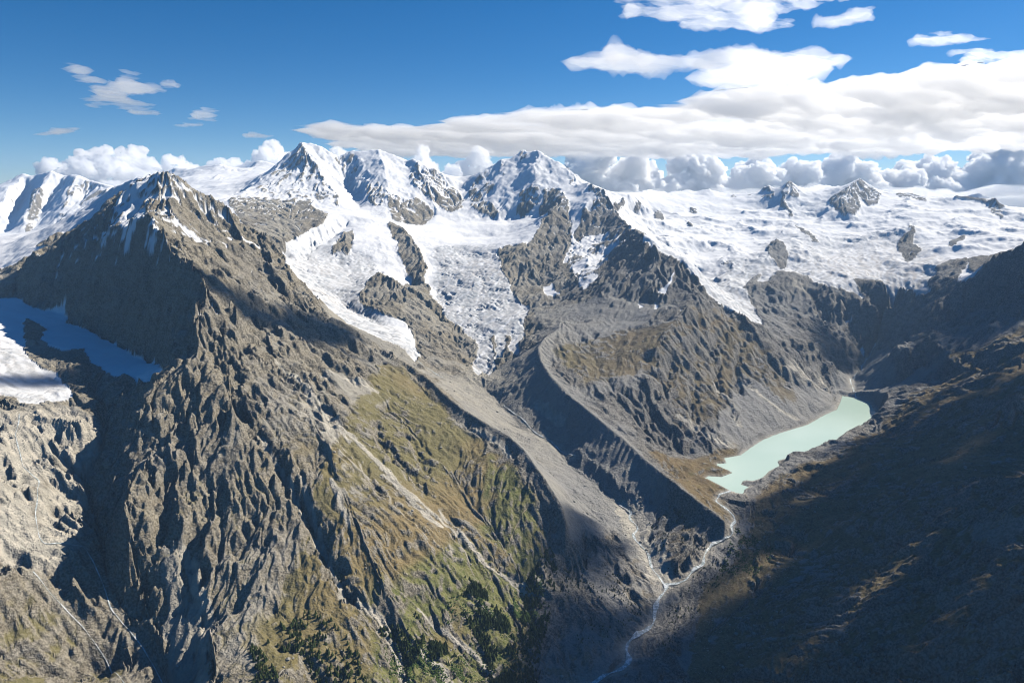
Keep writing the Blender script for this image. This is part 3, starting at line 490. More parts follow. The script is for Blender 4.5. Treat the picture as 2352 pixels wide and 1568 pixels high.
SHEETS=[("long grey-bottomed cloud bank spreading from the right edge across the sky",5250,230,1500,0.06,(3.0, 0.8),[(-6138,20461),(-4905,19318),(-4116,21303),(-2075,19318),(-62,17005),(1255,16644),(2431,16384),(3064,15572),(3374,14498),(4300,13567),(5298,13011),(5721,12260),(6375,11469),(7044,10923),(7427,10135),(8301,9138),(9123,8890),(28674,27089),(21064,29142),(19665,31217),(15019,31538),(12635,32892),(9617,35159),(2153,33614),(-2608,33614),(-6261,31217),(-6586,27089),(-6248,23393)]),
("bright white cloud streak above the bank, right of the centre summit",5900,260,1300,0.06,(1.5, 0.8),[(980,14339),(1523,13139),(1946,12833),(2528,13061),(3162,13754),(3666,13218),(4474,12833),(5493,13061),(6229,13885),(6491,14926),(6382,15734),(6284,16965),(5257,16639),(4454,16639),(3777,16326),(4235,15186),(3348,14529),(2636,14926),(1816,14825)]),
("feathery white cloud at the top edge right of centre",6800,120,900,0.3,(1.6, 0.6),[(1523,12717),(2153,14336),(3027,14856),(3890,15457),(4833,15536),(5786,15616),(6086,15226),(5248,14678),(5575,14010),(5715,13402),(6003,12717)]),
("small bright cloud near the top edge, right of the feathery one",6600,120,900,0.18,(1.5, 0.7),[(5786,13975),(5975,13580),(5957,12886),(6160,12689),(6606,13178),(6734,13807),(6523,14394),(6064,14322)]),
("thin white cloud streak high at the right edge",6300,90,900,0.16,(1.7, 0.6),[(7587,14095),(7618,13577),(7971,13367),(9098,14095),(8795,14410),(8228,14615)]),
("thin torn cloud just above the bank at the right edge",6000,100,1000,0.2,(1.7, 0.6),[(8294,13753),(8301,13200),(9327,13877),(9916,13353),(10556,14178),(9855,14632),(9093,14539)]),
("diagonal wispy cloud in the blue sky at the upper left",5800,60,900,0.12,(1.2, 1.0),[(-8814,13849),(-8298,13624),(-8547,14571),(-9192,16278),(-9468,17666),(-10039,19789),(-10997,22144),(-11536,22144),(-11000,19789),(-12204,20793),(-11840,19789),(-10269,17666),(-9401,15665)]),
("small triangular wispy cloud at the upper left",5700,80,800,0.08,(1.2, 1.0),[(-8503,15591),(-7341,13717),(-7264,13956),(-7770,15777),(-8344,16707),(-8849,16707),(-9073,16567)]),
("tiny round puff of cloud right of the triangular wisp",5700,60,600,0.08,(1.2, 1.0),[(-7600,15591),(-7214,15004),(-7098,15175),(-7335,15903),(-7871,16567),(-7935,16295)]),
("faint reddish wisp low in the sky left of the tallest summit",5200,35,700,0.1,(1.2, 1.0),[(-7458,16538),(-6710,15220),(-6567,15529),(-6868,16812),(-7560,18333),(-7876,17796)]),
("thin white streak of cloud left of the faint wisp",5100,45,700,0.05,(1.5, 0.7),[(-8635,18177),(-8020,17617),(-7659,17726),(-7943,18293),(-8501,18411)]),
("thin white streak above the small cumulus left of the tallest summit",5000,40,700,0.05,(1.5, 0.7),[(-7539,19732),(-7094,19445),(-6811,20180),(-7346,20810),(-7608,20490)]),
("small flat cloud low over the far left peaks",5000,45,800,0.05,(1.5, 0.7),[(-13220,19879),(-11728,18251),(-10706,17421),(-10940,18006),(-11917,19166),(-13053,20180)]),
("white sea of cloud beyond the right-hand snowfield",3080,420,4200,-0.25,(1.4, 1.0),[(5834,82053),(51871,114905),(77991,82053),(65341,57414),(17155,15893),(12390,16833),(1276,17890)])]
CUMULUS=[("broad white cumulus cloud above the snow slope at the far left",-9531,17000,3212,4334,1320),
("low white cumulus cloud behind the snow saddle on the left",-7882,17500,3483,2000,943),
("tall rounded cumulus cloud just left of the tallest summit",-6091,16500,3460,2176,1164),
("small cumulus cloud tucked behind the shoulder of the tallest summit",-4370,17500,3621,1692,940),
("cumulus cloud behind the dark ridge between the two main summits",-1996,17000,3326,1793,1260),
("tall narrow cumulus tower between the two main summits",-452,19000,3151,1252,2167),
("small round cumulus puff left of the narrow tower",-1006,18000,3822,1028,843),
("low cumulus behind the left shoulder of the double-topped peak",-1441,18500,3283,1789,877),
("big billowing cumulus right of the double-topped peak",4956,36000,2193,6647,3902),
("billowing cumulus with shaded right side above the right-hand glacier",7618,36000,2260,5697,3660),
("low grey cumulus above the two dark horns",11447,36000,2637,6013,2203),
("pale low cumulus behind the two dark horns",14550,36000,2814,5380,2199),
("grey cumulus above the broad rocky pyramid on the right skyline",17947,36000,2415,6013,3175),
("lumpy cumulus right of the broad rocky pyramid",20925,36000,2326,5380,3418),
("dark-bellied cumulus above the right snow dome",23530,36000,1926,4747,3434),
("tall dark cumulus cut by the right edge",26218,36000,1881,4747,4871),
("faint cumulus at the extreme left edge",-13176,18000,3210,949,734),
("bright billow low between two larger cumulus right of the double-topped peak",3422,36000,2990,3798,2194),
("rounded pale billow above the left part of the right-hand glacier",9633,36000,2769,4114,2682),
("broad pale cumulus low above the middle of the right skyline",13340,37000,2751,5855,2509),
("long low cumulus just left of the broad rocky pyramid",16639,37000,2660,5205,2759),
("grey billow just right of the rocky pyramid",19954,36500,2693,4171,2232),
("heaped cumulus beside the tall dark cloud at the right edge",25013,36500,2243,4171,3711),
("soft low cumulus behind the gap left of the right-hand glacier",6269,37000,2796,5530,2136)]
# ---------------- helpers ----------------
def sstep(a,b,x):
    t=np.clip((x-a)/(b-a),0,1);return t*t*(3-2*t)
def blur(a,n):
    for _ in range(n):
        p=np.pad(a,1,mode='edge')
        a=(p[:-2,1:-1]+p[2:,1:-1]+p[1:-1,:-2]+p[1:-1,2:]+4*p[1:-1,1:-1])/8
    return a
def put(o,kind=None,label=None,cat=None,group=None,parent=None):
    scene.collection.objects.link(o)
    if kind:o['kind']=kind
    if label:o['label']=label
    if cat:o['category']=cat
    if group:o['group']=group
    if parent:o.parent=parent
    return o
def mesh(name,v,f,mat,smooth=True):
    me=bpy.data.meshes.new(name);v=np.asarray(v,np.float32);f=np.asarray(f,np.int32);k=f.shape[1]
    me.vertices.add(len(v));me.vertices.foreach_set('co',v.ravel())
    me.loops.add(f.size);me.loops.foreach_set('vertex_index',f.ravel())
    me.polygons.add(len(f));me.polygons.foreach_set('loop_start',np.arange(len(f),dtype=np.int32)*k)
    me.polygons.foreach_set('use_smooth',np.full(len(f),smooth))
    me.update(calc_edges=True)
    if mat: me.materials.append(mat)
    return me
# ---------------- terrain heights ----------------
z0=solve(LINES);z0=blur(z0,1)
TH,LR=grid(NA,NR)
th=TH[None];r=np.exp(LR)[:,None]
X=r*np.sin(th);Y=r*np.cos(th)
cell=(r*(A1-A0)/(NA-1)*1.35)*np.ones_like(th)
def lookup(a,x,y):
    n,m=a.shape
    fx=np.clip((np.arctan2(x,y)-A0)/(A1-A0)*(m-1),0,m-1.001);fy=np.clip((np.log(np.hypot(x,y))-math.log(R0))/math.log(R1/R0)*(n-1),0,n-1.001)
    xi=fx.astype(np.int32);yi=fy.astype(np.int32);fx=fx-xi;fy=fy-yi
    return (a[yi,xi]*(1-fx)+a[yi,xi+1]*fx)*(1-fy)+(a[yi+1,xi]*(1-fx)+a[yi+1,xi+1]*fx)*fy
wx=fbm(X,Y,260.,4,11);wy=fbm(X,Y,260.,4,31)
def near_line(poly,rad):
    d=np.full(X.shape,1e9)
    for (x0,y0),(x1,y1) in zip(poly[:-1],poly[1:]):
        th0,th1=sorted((math.atan2(x0,y0),math.atan2(x1,y1)));r0,r1=sorted((math.hypot(x0,y0),math.hypot(x1,y1)))
        i0=np.searchsorted(TH,th0-rad/r0);i1=np.searchsorted(TH,th1+rad/r0)
        j0=np.searchsorted(LR,math.log(max(r0-rad,R0)));j1=np.searchsorted(LR,math.log(r1+rad))
        if i1<=i0 or j1<=j0: continue
        sx=X[j0:j1,i0:i1];sy=Y[j0:j1,i0:i1];dx,dy=x1-x0,y1-y0
        t=np.clip(((sx-x0)*dx+(sy-y0)*dy)/max(dx*dx+dy*dy,1e-6),0,1)
        e=np.hypot(sx-x0-t*dx,sy-y0-t*dy)
        d[j0:j1,i0:i1]=np.minimum(d[j0:j1,i0:i1],e)
    return d
dmor=near_line(MORAINES[0],160);dmor2=near_line(MORAINES[1],160);dm=np.minimum(dmor,dmor2)
calm=1-np.exp(-(dm/70.)**2)*.85
wamp=np.minimum(r*.006,34)*calm
zb=lookup(z0,X+wx*wamp,Y+wy*wamp)
# masks from the regions, with wandering borders
M={k:np.zeros(X.shape,np.float32) for k in ('snow','rock','mix','grass','green','scree','pale','ice','fan')}
far=np.maximum(sstep(5650,5850,Y+wx*120),sstep(4250,4350,Y+wx*60)*sstep(-2250,-2400,X+wy*60))
XW=X+wx*np.minimum(r*.008,45)+fbm(X,Y,60.,3,5,minwl=2*cell)*14;YW=Y+wy*np.minimum(r*.010,60)+fbm(X,Y,60.,3,6,minwl=2*cell)*16
NOFF={'snow':.55,'rock':.45,'mix':.5}
for n,w,poly in REGIONS:
    k=NOFF.get(n,1.)
    m=raster_poly(poly,X+(XW-X)*k,Y+(YW-Y)*k)
    M[n][m]=np.maximum(M[n][m],w)
lake=raster_poly(LAKE,X,Y)
lakes=blur(lake.astype(np.float32),3)
for k in ('grass','green','pale'): M[k]=blur(M[k],30)
M['scree']=blur(M['scree'],3);M['ice']=blur(M['ice'],14)
rib=sstep(.43,.56,ridged(X*1.0+wx*200,Y*.55+wy*120,900.,4,621)*.9+fbm(X,Y,300.,3,622)*.25)*sstep(900,1500,X)*sstep(8300,7600,Y)*far
cover=np.maximum(M['snow'],far);cover=np.where(rib>0,cover*(1-.62*rib),cover);cover=np.minimum(cover,1-M['rock']);cover=np.where((M['mix']>0)&(M['snow']<.5),1-M['mix'],cover)
cover=blur(cover,1)
def grads(z):
    dzr=np.gradient(z,axis=0)/np.gradient(np.exp(LR))[:,None];dzt=np.gradient(z,axis=1)/((A1-A0)/(NA-1))/r
    return dzr*np.sin(th)+dzt*np.cos(th),dzr*np.cos(th)-dzt*np.sin(th)
gx,gy=grads(blur(zb,6))
sl=np.hypot(gx,gy)+1e-6
slope0=sl.copy()
driv=np.full(X.shape,1e9)
for k,l,w,t in RIVERS: driv=np.minimum(driv,near_line(l,60))
rcalm=1-np.exp(-(driv/(14+.004*r))**2)*.93
gst=np.zeros(X.shape,np.float32)
for w,l in STREAKS:
    e=near_line(l,w*3)+fbm(X,Y,45.,3,8)*w*.5;gst=np.maximum(gst,np.exp(-(e/w)**2)*(e<1e8))
smooth_=np.clip(1-cover*(.95-.5*sstep(.38,.8,sl)*(r>6200)),0,1)*(1-M['scree']*.74)*(1-M['grass']*(.62-.42*sstep(.30,.40,X/Y)*sstep(4600,4000,Y)))*(1-blur(M['fan'],2)*.95)*(1-.1*sstep(.33,.42,X/Y)*sstep(5000,4300,Y))*(1-np.clip(lakes*2.,0,1))
smooth_=blur(smooth_,2)*calm*rcalm
nearlake=1-blur(blur(lake.astype(np.float32),30),30)*.0
rough=smooth_*(.25+.9*np.clip(sl/.55,0,1.3))
GL=(-gx/sl).astype(np.float32);GM=(-gy/sl).astype(np.float32)
dirx,diry=gx.copy(),gy.copy()
det=np.zeros(X.shape,np.float32)
vx=X+wx*40;vy=Y+wy*40
cellv=cell.astype(np.float32)
for k,(wlen,amp) in enumerate([(400,14),(200,12),(100,8),(52,5.8),(27,4.4),(14,2.8)]):
    w8=np.clip(wlen/(3.2*cellv)-.8,0,1)
    n=np.hypot(dirx,diry)+1e-6
    h,dd=gully(vx,vy,(-dirx/n).astype(np.float32),(-diry/n).astype(np.float32),wlen,40+k*3,(3.2 if k<4 else 2.))
    a=(amp*rough*w8)
    h=1-(2/math.pi)*np.arccos(np.clip(h*1.5,-1,1))
    det+=a*h
    tx=(diry/n);ty=(-dirx/n)
    dirx=dirx+a*dd*tx*.38;diry=diry+a*dd*ty*.38
det+=rough*(ridged(X,Y,330.,7,3,gain=.56,minwl=2.6*cell)*7+ridged(X+det*.7,Y-det*.5,62.,4,77,gain=.66,minwl=2.2*cell)*5.5)
det+=fbm(X,Y,150.,5,91,minwl=2.6*cell)*(7*smooth_+2.5)*rcalm*(1-lakes)
# rock ledges (strata) on steep bare ground
st=np.sin((zb+det)*.11+fbm(X,Y,300.,3,17)*4);det+=rough*np.clip(slope0-.4,0,1)*st*4.5*(cellv<14)
for d,w,l in GULLIES:
    e=near_line([(x,y) for x,y in l],w*2.5)
    e=e+fbm(X,Y,60.,4,8)*w*.6
    det-=.6*d*np.exp(-(e/(w*.55))**2)*(e<1e8)
# snow relief: wind-packed swells and bergschrunds
sn=cover
det+=sn*(fbm(X,Y,420.,5,55,minwl=2.6*cell)*9+ridged(X+wx*120,Y+wy*120,820.,4,58)*42*sstep(700,1400,X)*sstep(8800,7800,Y)*sstep(4800,5300,Y))
# crevasses: broken ribs across the flow
ice=M['ice']*sn*(.35+.65*sstep(.12,.42,slope0))
patch=(.55+.45*sstep(700,1200,X))*sstep(.1,.65,fbm(X,Y,900.,4,101)+.25*(slope0-.25)*4)*sn*sstep(.12,.3,slope0)*(r<9500)
wil=np.clip(ice+patch*.6,0,1)
cr=np.zeros(X.shape,np.float32);cx_=X+fbm(X,Y,90.,3,131)*38+wx*60;cy_=Y+fbm(X,Y,90.,3,132)*38+wy*60;cm_=fbm(X,Y,160.,3,133)*.9+.75
for k,(wlen,amp) in enumerate([(230,8),(110,9),(56,7.5),(28,4)]):
    w8=np.clip(wlen/(3.0*cellv)-.7,0,1)
    h,_=gully(cx_,cy_,-GM,GL,wlen,140+k*3,1.2)
    cr-=amp*w8*np.maximum(0,h*1.2-.25)*1.8
serac=ridged(X,Y,120.,4,201,minwl=2.6*cell)
det+=wil*cr*np.clip(cm_,.15,1.5)*.9+ice*sstep(.2,.55,slope0)*serac*13
# gently fluted moraine flanks
fl=np.exp(-(dmor/110.)**2)
h,_=gully(X,Y,GL,GM,34,300);det+=h*4.5*fl*(dmor>12)
Z=zb+det
# sharp moraine crests and knife-edged summit ridges
dcr=np.full(X.shape,1e9)
for l in CRESTS: dcr=np.minimum(dcr,near_line(l,260))
dcr=dcr+np.abs(fbm(X,Y,160.,4,611))*40
Z+=np.maximum(0,1-dcr/210.)*34*(1-lakes)
Z+=np.maximum(0,1-dcr/60.)*ridged(X,Y,90.,3,612)*16
Z+=np.maximum(0,1-dmor/26.)*7+np.maximum(0,1-dmor2/20.)*8
for l_,w_ in [(RIVERS[k][1],RIVERS[k][2]) for k in range(len(RIVERS))]:
    pass
e=driv;Z=Z-np.exp(-(e/(9+.002*r))**2)*1.5
# lake basin and the flat shore
dl=lakes
Z=np.where(lake,2156.,Z);Z=np.where((~lake)&(Z<2161.2)&(dl>.0),2161.2,Z)
inlk=near_line(LAKE+[LAKE[0]],140)<90
dsh=near_line(LAKE+[LAKE[0]],200)
Z=np.where((~lake)&(dsh<190),np.minimum(Z,2161.3+np.maximum(dsh-8,0)*.45+np.maximum(dsh-30,0)*4.),Z)
Z=np.where(inlk&(~lake)&(Z<2161.3),2161.3,Z)
print('heights',time.time()-T0)
gx,gy=grads(Z);S1=np.hypot(gx,gy)
S2=np.hypot(*grads(blur(Z,4)))
lap=blur(Z,5)-Z
# ---------------- surface masks ----------------
nz=fbm(X,Y,240.,6,301,minwl=1.6*cell)*.5+.5
nf=fbm(X,Y,45.,4,401,minwl=1.3*cell)*.5+.5
aspect=np.clip(-gy/(S1+1e-3),-1,1)          # slopes that look towards -y hold the new snow
dust=np.clip((Z-3020)/520,0,1)*.36+np.clip((Z-3250)/250,0,1)*.12+np.clip(lap/30,-.1,.2)*(Z>2900)
dust=dust+np.where((Z>2850)&(gx>.25)&(X<-1500)&(Y<4300),.12,0)*np.clip((Z-2850)/300,0,1)
coul,_=gully(vx,vy,GL,GM,95,740);coul2,_=gully(vx,vy,GL,GM,230,760)
val=.42*nz+.33*nf+.16*coul*(S2>.5)+.12*coul2*(S2>.5)+np.clip(S1-.75,-.35,1.4)*.34*np.where(M['mix']>0,.40,1.)-np.clip(lap/25,-.35,.35)*.35
nearw=(X<-1250)&(Y<4400)&(M['mix']>0)&(M['snow']<.5)
cover=np.where(nearw,np.minimum(cover,.50*sstep(2780,3330,Z+wx*90)+.04),cover)
cov=np.maximum(cover,np.where(cover<.5,dust,0))
snow=sstep(-.05,.05,cov*1.35-.17-val)
snow=np.where(cover>.97,np.maximum(snow,sstep(2.3,1.5,S2)),snow)
snow=np.where((cover<.02)&(dust<.02),0,snow)
steep=sstep(.75,1.25,S2+ (nf-.5)*.5)
flowd,_=gully(vx+fbm(X,Y,400.,3,77)*60,vy,GL,GM,46,700);flowe,_=gully(vx,vy,GL,GM,130,720)
gmask=np.clip(M['grass']*1.15,0,1)
g1=gmask*(1-steep)*sstep(.37,.50,.50*gmask+.36*nz+.42*nf-.26+np.clip(lap/20,-.12,.12)-np.clip(S1-.8,0,1)*.5)
green=np.clip(M['green'],0,1)*sstep(.35,.6,nz+.15)
scree=np.maximum(M['scree'],.0)
# loose talus wherever rock slopes flatten out below crags
tal=sstep(.42,.62,fbm(X,Y,380.,4,501)*.5+.5)*sstep(.95,.6,S2)*(1-steep)
scree=np.clip(scree+tal*.75*(1-g1),0,1)
gs=sstep(.3,.6,gst);scree=np.maximum(scree,gs);gs=np.maximum(gs,M['fan']*1.1);gs=np.maximum(gs,(.8*np.exp(-(driv/19.)**2)+.7*np.exp(-(dsh/14.)**2))*(X>0)*(.5+.9*nf));g1=g1*(1-gs)
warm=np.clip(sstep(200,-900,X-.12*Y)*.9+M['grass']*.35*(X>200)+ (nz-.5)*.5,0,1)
pale=np.clip(M['pale']*1.1*sstep(.3,.6,nz*.6+nf*.4+.1)+gs*.75,0,1)
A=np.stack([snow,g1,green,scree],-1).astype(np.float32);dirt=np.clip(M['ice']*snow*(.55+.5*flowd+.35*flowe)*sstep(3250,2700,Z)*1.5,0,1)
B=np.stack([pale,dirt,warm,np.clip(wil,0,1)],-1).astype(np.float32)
print('masks',time.time()-T0)
# ---------------- materials ----------------
class NT:
    def __init__(s,name):
        s.m=bpy.data.materials.new(name);s.m.use_nodes=True;s.t=s.m.node_tree;s.n=s.t.nodes;s.l=s.t.links
        s.b=s.n['Principled BSDF'];s.b.inputs['Roughness'].default_value=.9;s.b.inputs['Specular IOR Level'].default_value=.15
    def node(s,t,**k):
        n=s.n.new(t)
        for a,v in k.items(): setattr(n,a,v)
        return n
    def put(s,sock,v):
        if isinstance(v,bpy.types.NodeSocket): s.l.new(v,sock)
        else: sock.default_value=v
    def mix(s,f,a,b,mode='MIX'):
        n=s.node('ShaderNodeMix',data_type='RGBA',blend_type=mode)
        s.put(n.inputs[0],f);s.put(n.inputs[6],a if isinstance(a,bpy.types.NodeSocket) else (*a,1));s.put(n.inputs[7],b if isinstance(b,bpy.types.NodeSocket) else (*b,1))
        return n.outputs[2]
    def math(s,op,a,b=0.,c=0.,clamp=False):
        n=s.node('ShaderNodeMath',operation=op,use_clamp=clamp);s.put(n.inputs[0],a);s.put(n.inputs[1],b);s.put(n.inputs[2],c);return n.outputs[0]
    def noise(s,vec,scale,detail=4,rough=.55,dist=0.):
        n=s.node('ShaderNodeTexNoise');s.put(n.inputs['Vector'],vec);n.inputs['Scale'].default_value=scale;n.inputs['Detail'].default_value=detail;n.inputs['Roughness'].default_value=rough;n.inputs['Distortion'].default_value=dist
        return n.outputs[0]
    def ramp(s,v,lo,hi):
        n=s.node('ShaderNodeMapRange');n.interpolation_type='SMOOTHSTEP';s.put(n.inputs[0],v);n.inputs[1].default_value=lo;n.inputs[2].default_value=hi;return n.outputs[0]
def terrain_material():
    t=NT('alpine ground')
    a=t.node('ShaderNodeAttribute',attribute_name='cover_a');b=t.node('ShaderNodeAttribute',attribute_name='cover_b')
    sa=t.node('ShaderNodeSeparateColor');sb=t.node('ShaderNodeSeparateColor');t.l.new(a.outputs['Color'],sa.inputs[0]);t.l.new(b.outputs['Color'],sb.inputs[0])
    snow,grass,green,scree=sa.outputs[0],sa.outputs[1],sa.outputs[2],a.outputs['Alpha']
    pale,ice,warm,crev=sb.outputs[0],sb.outputs[1],sb.outputs[2],b.outputs['Alpha']
    geo=t.node('ShaderNodeNewGeometry');P=geo.outputs['Position']
    sep=t.node('ShaderNodeSeparateXYZ');t.l.new(P,sep.inputs[0])
    n1=t.noise(P,1/260.,5,.6);n2=t.noise(P,1/38.,5,.62);n3=t.noise(P,1/7.,4,.6);n4=t.noise(P,1/900.,3,.5)
    mp=t.node('ShaderNodeMapping');t.l.new(P,mp.inputs[0]);mp.inputs['Scale'].default_value=(1/120.,1/120.,1/14.);mp.inputs['Rotation'].default_value=(.35,.25,.3)
    strata=t.noise(mp.outputs[0],1.,5,.6,1.)
    fine=t.ramp(n3,.36,.64);mid=t.ramp(n2,.38,.62);lit=t.ramp(strata,.38,.64)
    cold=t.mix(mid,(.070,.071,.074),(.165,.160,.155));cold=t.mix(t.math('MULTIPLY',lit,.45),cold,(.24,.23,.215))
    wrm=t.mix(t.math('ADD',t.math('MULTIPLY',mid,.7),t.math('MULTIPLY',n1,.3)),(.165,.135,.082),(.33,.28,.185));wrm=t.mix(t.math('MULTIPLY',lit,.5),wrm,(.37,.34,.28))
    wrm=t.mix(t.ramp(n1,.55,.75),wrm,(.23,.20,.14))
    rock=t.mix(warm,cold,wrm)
    rock=t.mix(t.math('MULTIPLY',fine,.45),rock,(.40,.37,.32))
    rock=t.mix(t.math('MULTIPLY',t.ramp(n3,.56,.42),.42),rock,(.07,.065,.06))
    sc=t.mix(warm,(.27,.268,.262),(.42,.385,.31));sc=t.mix(t.math('MULTIPLY',mid,.5),sc,(.20,.195,.185));sc=t.mix(t.math('MULTIPLY',fine,.3),sc,(.42,.40,.36))
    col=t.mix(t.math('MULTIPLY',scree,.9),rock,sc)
    pl=t.mix(mid,(.60,.55,.46),(.40,.375,.32));col=t.mix(pale,col,pl)
    gr=t.mix(n1,(.19,.142,.056),(.25,.178,.075));gr=t.mix(t.ramp(n4,.42,.6),gr,(.165,.145,.05));gr=t.mix(green,gr,t.mix(mid,(.095,.125,.024),(.165,.175,.042)))
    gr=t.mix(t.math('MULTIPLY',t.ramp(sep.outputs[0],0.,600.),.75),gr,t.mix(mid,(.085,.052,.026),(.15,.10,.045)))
    gr=t.mix(t.math('MULTIPLY',fine,.4),gr,(.28,.24,.15))
    gr=t.mix(t.math('MULTIPLY',t.ramp(n2,.56,.7),.5),gr,(.10,.095,.03))
    col=t.mix(grass,col,gr)
    sw=t.mix(t.math('MULTIPLY',t.ramp(n1,.45,.7),.25),(.88,.89,.91),(.80,.81,.84))
    ic=t.mix(t.ramp(n2,.35,.65),(.56,.55,.54),(.40,.41,.42));ic=t.mix(t.ramp(n3,.45,.75),ic,(.30,.30,.30));ic=t.mix(t.math('MULTIPLY',t.ramp(n4,.45,.65),.5),ic,(.52,.46,.40))
    sw=t.mix(t.math('MULTIPLY',ice,.85),sw,ic)
    sw=t.mix(t.math('MULTIPLY',crev,t.math('MULTIPLY',t.ramp(n2,.45,.6),.6)),sw,(.38,.42,.46))
    col=t.mix(snow,col,sw)
    t.l.new(col,t.b.inputs['Base Color'])
    bm=t.node('ShaderNodeBump');bm.inputs['Distance'].default_value=9.
    bm.inputs['Strength'].default_value=1.
    hgt=t.math('ADD',t.math('MULTIPLY',n3,.7),t.math('MULTIPLY',t.noise(P,1/18.,4,.65),1.2))
    hgt=t.math('MULTIPLY',hgt,t.math('SUBTRACT',1.,t.math('MULTIPLY',snow,.8)))
    hgt=t.math('MULTIPLY',hgt,t.math('SUBTRACT',1.,t.math('MULTIPLY',grass,.45)))
    t.l.new(hgt,bm.inputs['Height']);t.l.new(bm.outputs[0],t.b.inputs['Normal'])
    return t.m
MT=terrain_material()
# ---------------- terrain objects ----------------
V=np.stack([X,Y,Z],-1).reshape(-1,3).astype(np.float32)
dr=np.stack([np.gradient(X,axis=0),np.gradient(Y,axis=0),np.gradient(Z,axis=0)],-1);dt=np.stack([np.gradient(X,axis=1),np.gradient(Y,axis=1),np.gradient(Z,axis=1)],-1)
N=np.cross(dt,dr);N/=np.linalg.norm(N,axis=-1,keepdims=True);N=N.reshape(-1,3).astype(np.float32)
ii=np.arange(NR-1)[:,None]*NA+np.arange(NA-1)[None]
F=np.stack([ii,ii+1,ii+NA+1,ii+NA],-1).reshape(-1,4)
fx=X[:-1,:-1].ravel();fy=Y[:-1,:-1].ravel();fs=(blur(cover,3)[:-1,:-1]).ravel()
near={}
ids=np.zeros(len(F),np.int32)
# id table: name, label, category
OBJ=[('mountain','craggy brown pyramid-shaped mountain filling the left foreground','mountain'),   #0
 ('mountain','high snow and rock ridge with the tallest pointed summit left of centre','mountain'),      #1
 ('mountain','white double-topped snow peak with dark rock buttresses at the centre','mountain'),    #2
 ('mountain','brown and grey mountain between the icefall and the turquoise lake','mountain'),        #3
 ('mountain','snow-covered ridge with small dark horns along the right skyline','mountain'),  #4
 ('hillside','shadowed brown grassy hillside rising along the right edge','hillside'),  #5
 ('mountain','distant white fluted peaks at the far left edge','mountain'), #6
 ('glacier','left glacier tongue ending in a smooth white tip above grey rubble','glacier'), #7
 ('glacier','crevassed icefall tumbling between dark ribs at the centre','glacier'), #8
 ('glacier','wide right-hand glacier with a narrow tongue behind the brown mountain','glacier'), #9
 ('glacier','small white glacier at the left edge under the dark rock face','glacier'), #10
 ('moraine','grey rubble trough and its two long moraine walls running down the centre','moraine'), #11
 ('mountain','dark grey cirque wall of ice-worn rock beyond the lake','cliff'), #12
 ('valley','dark valley floor with scrub around the forked rivers at the bottom','valley')] #13
def inp(poly): return raster_poly(poly,fx,fy)
ids[:]=0
ids[fx>450+.0*fy]=5
m=(fy>5000)&(fx<-200);ids[m]=1
ids[(fy>5100)&(fx>=-420)]=2
def W(*p): return list(p)
ids[inp(W((-450,20000),(-350,8350),(-500,7600),(-900,6500),(-1000,5500),(-700,4300),(200,4000),(350,4700),(1050,5300),(1300,6300),(1200,7500),(1600,9000),(1600,20000)))]=2
ids[inp(W((150,3900),(400,4700),(1050,5400),(1250,5350),(1500,4700),(1800,4300),(2000,4200),(2080,4130),(1300,3050),(1000,2700),(850,2250),(620,2550),(420,3050),(200,3500)))]=3
ids[(fx>1150)&(fy>5000)&(fx>.185*fy)]=4
ids[(fx>.29*fy)&(fy>4250)&(fx>.43*fy)&(fx<.68*fy)&(fy<5700)&(fs<.5)]=12
ids[(fy>4150)&(fy<6000)&(fx>.38*fy)&(fx<.60*fy)&(fs<.5)]=12
ids[(fx<-3300)&(fy>7500)&(fx<-.55*fy)]=6
ids[inp(W((-430,3420),(-100,4150),(120,4450),(260,4100),(200,3850),(350,3150),(650,2600),(860,2330),(700,2150),(450,2300),(300,2350),(180,2300),(100,2550),(-100,2900)))&(fs<.5)]=11
ids[inp(W((180,2340),(450,2300),(640,2560),(870,2330),(900,2150),(620,1900),(500,1400),(100,1400),(0,1700),(60,2000),(120,2200)))]=13
sm=fs>.5
ids[sm&(fy>3700)&(fy<7150)&(fx<-.125*fy)&(fx>-2150)]=7
ids[sm&(fy>3850)&(fy<7000)&(fx>=-.135*fy)&(fx<.045*fy)]=8
ids[sm&(fx>.185*fy)&(fy>4500)&(fx>900)&(fy<7700)]=9
ids[sm&(fx<-1300)&(fy<4000)]=10
Tn=[]
Af=A.reshape(-1,4);Bf=B.reshape(-1,4)
for k,(nm,lab,cat) in enumerate(OBJ):
    sel=np.nonzero(ids==k)[0]
    if len(sel)==0: print('empty',k);continue
    ff=F[sel];u,inv=np.unique(ff,return_inverse=True);inv=inv.reshape(-1,4)
    me=mesh(nm,V[u],inv,MT)
    for an,arr in (('cover_a',Af),('cover_b',Bf)):
        ca=me.color_attributes.new(an,'FLOAT_COLOR','POINT');ca.data.foreach_set('color',arr[u].ravel())
    me.normals_split_custom_set_from_vertices(N[u])
    put(bpy.data.objects.new(nm,me),'structure',lab)
print('terrain',time.time()-T0)
# ---------------- lake and rivers ----------------
def zf(x,y): return lookup(Z,np.asarray(x,float),np.asarray(y,float))
w=NT('glacial lake water')
geo=w.node('ShaderNodeNewGeometry');wn1=w.noise(geo.outputs['Position'],1/300.,4,.5)
w.put(w.b.inputs['Base Color'],w.mix(wn1,(.46,.62,.52),(.58,.71,.62)));w.b.inputs['Roughness'].default_value=.12;w.b.inputs['Specular IOR Level'].default_value=.4
bmp=w.node('ShaderNodeBump');bmp.inputs['Distance'].default_value=.15;w.l.new(w.noise(geo.outputs['Position'],1/6.,3),bmp.inputs['Height']);w.l.new(bmp.outputs[0],w.b.inputs['Normal'])
import bmesh
bm=bmesh.new();P_=np.array(LAKE,float)
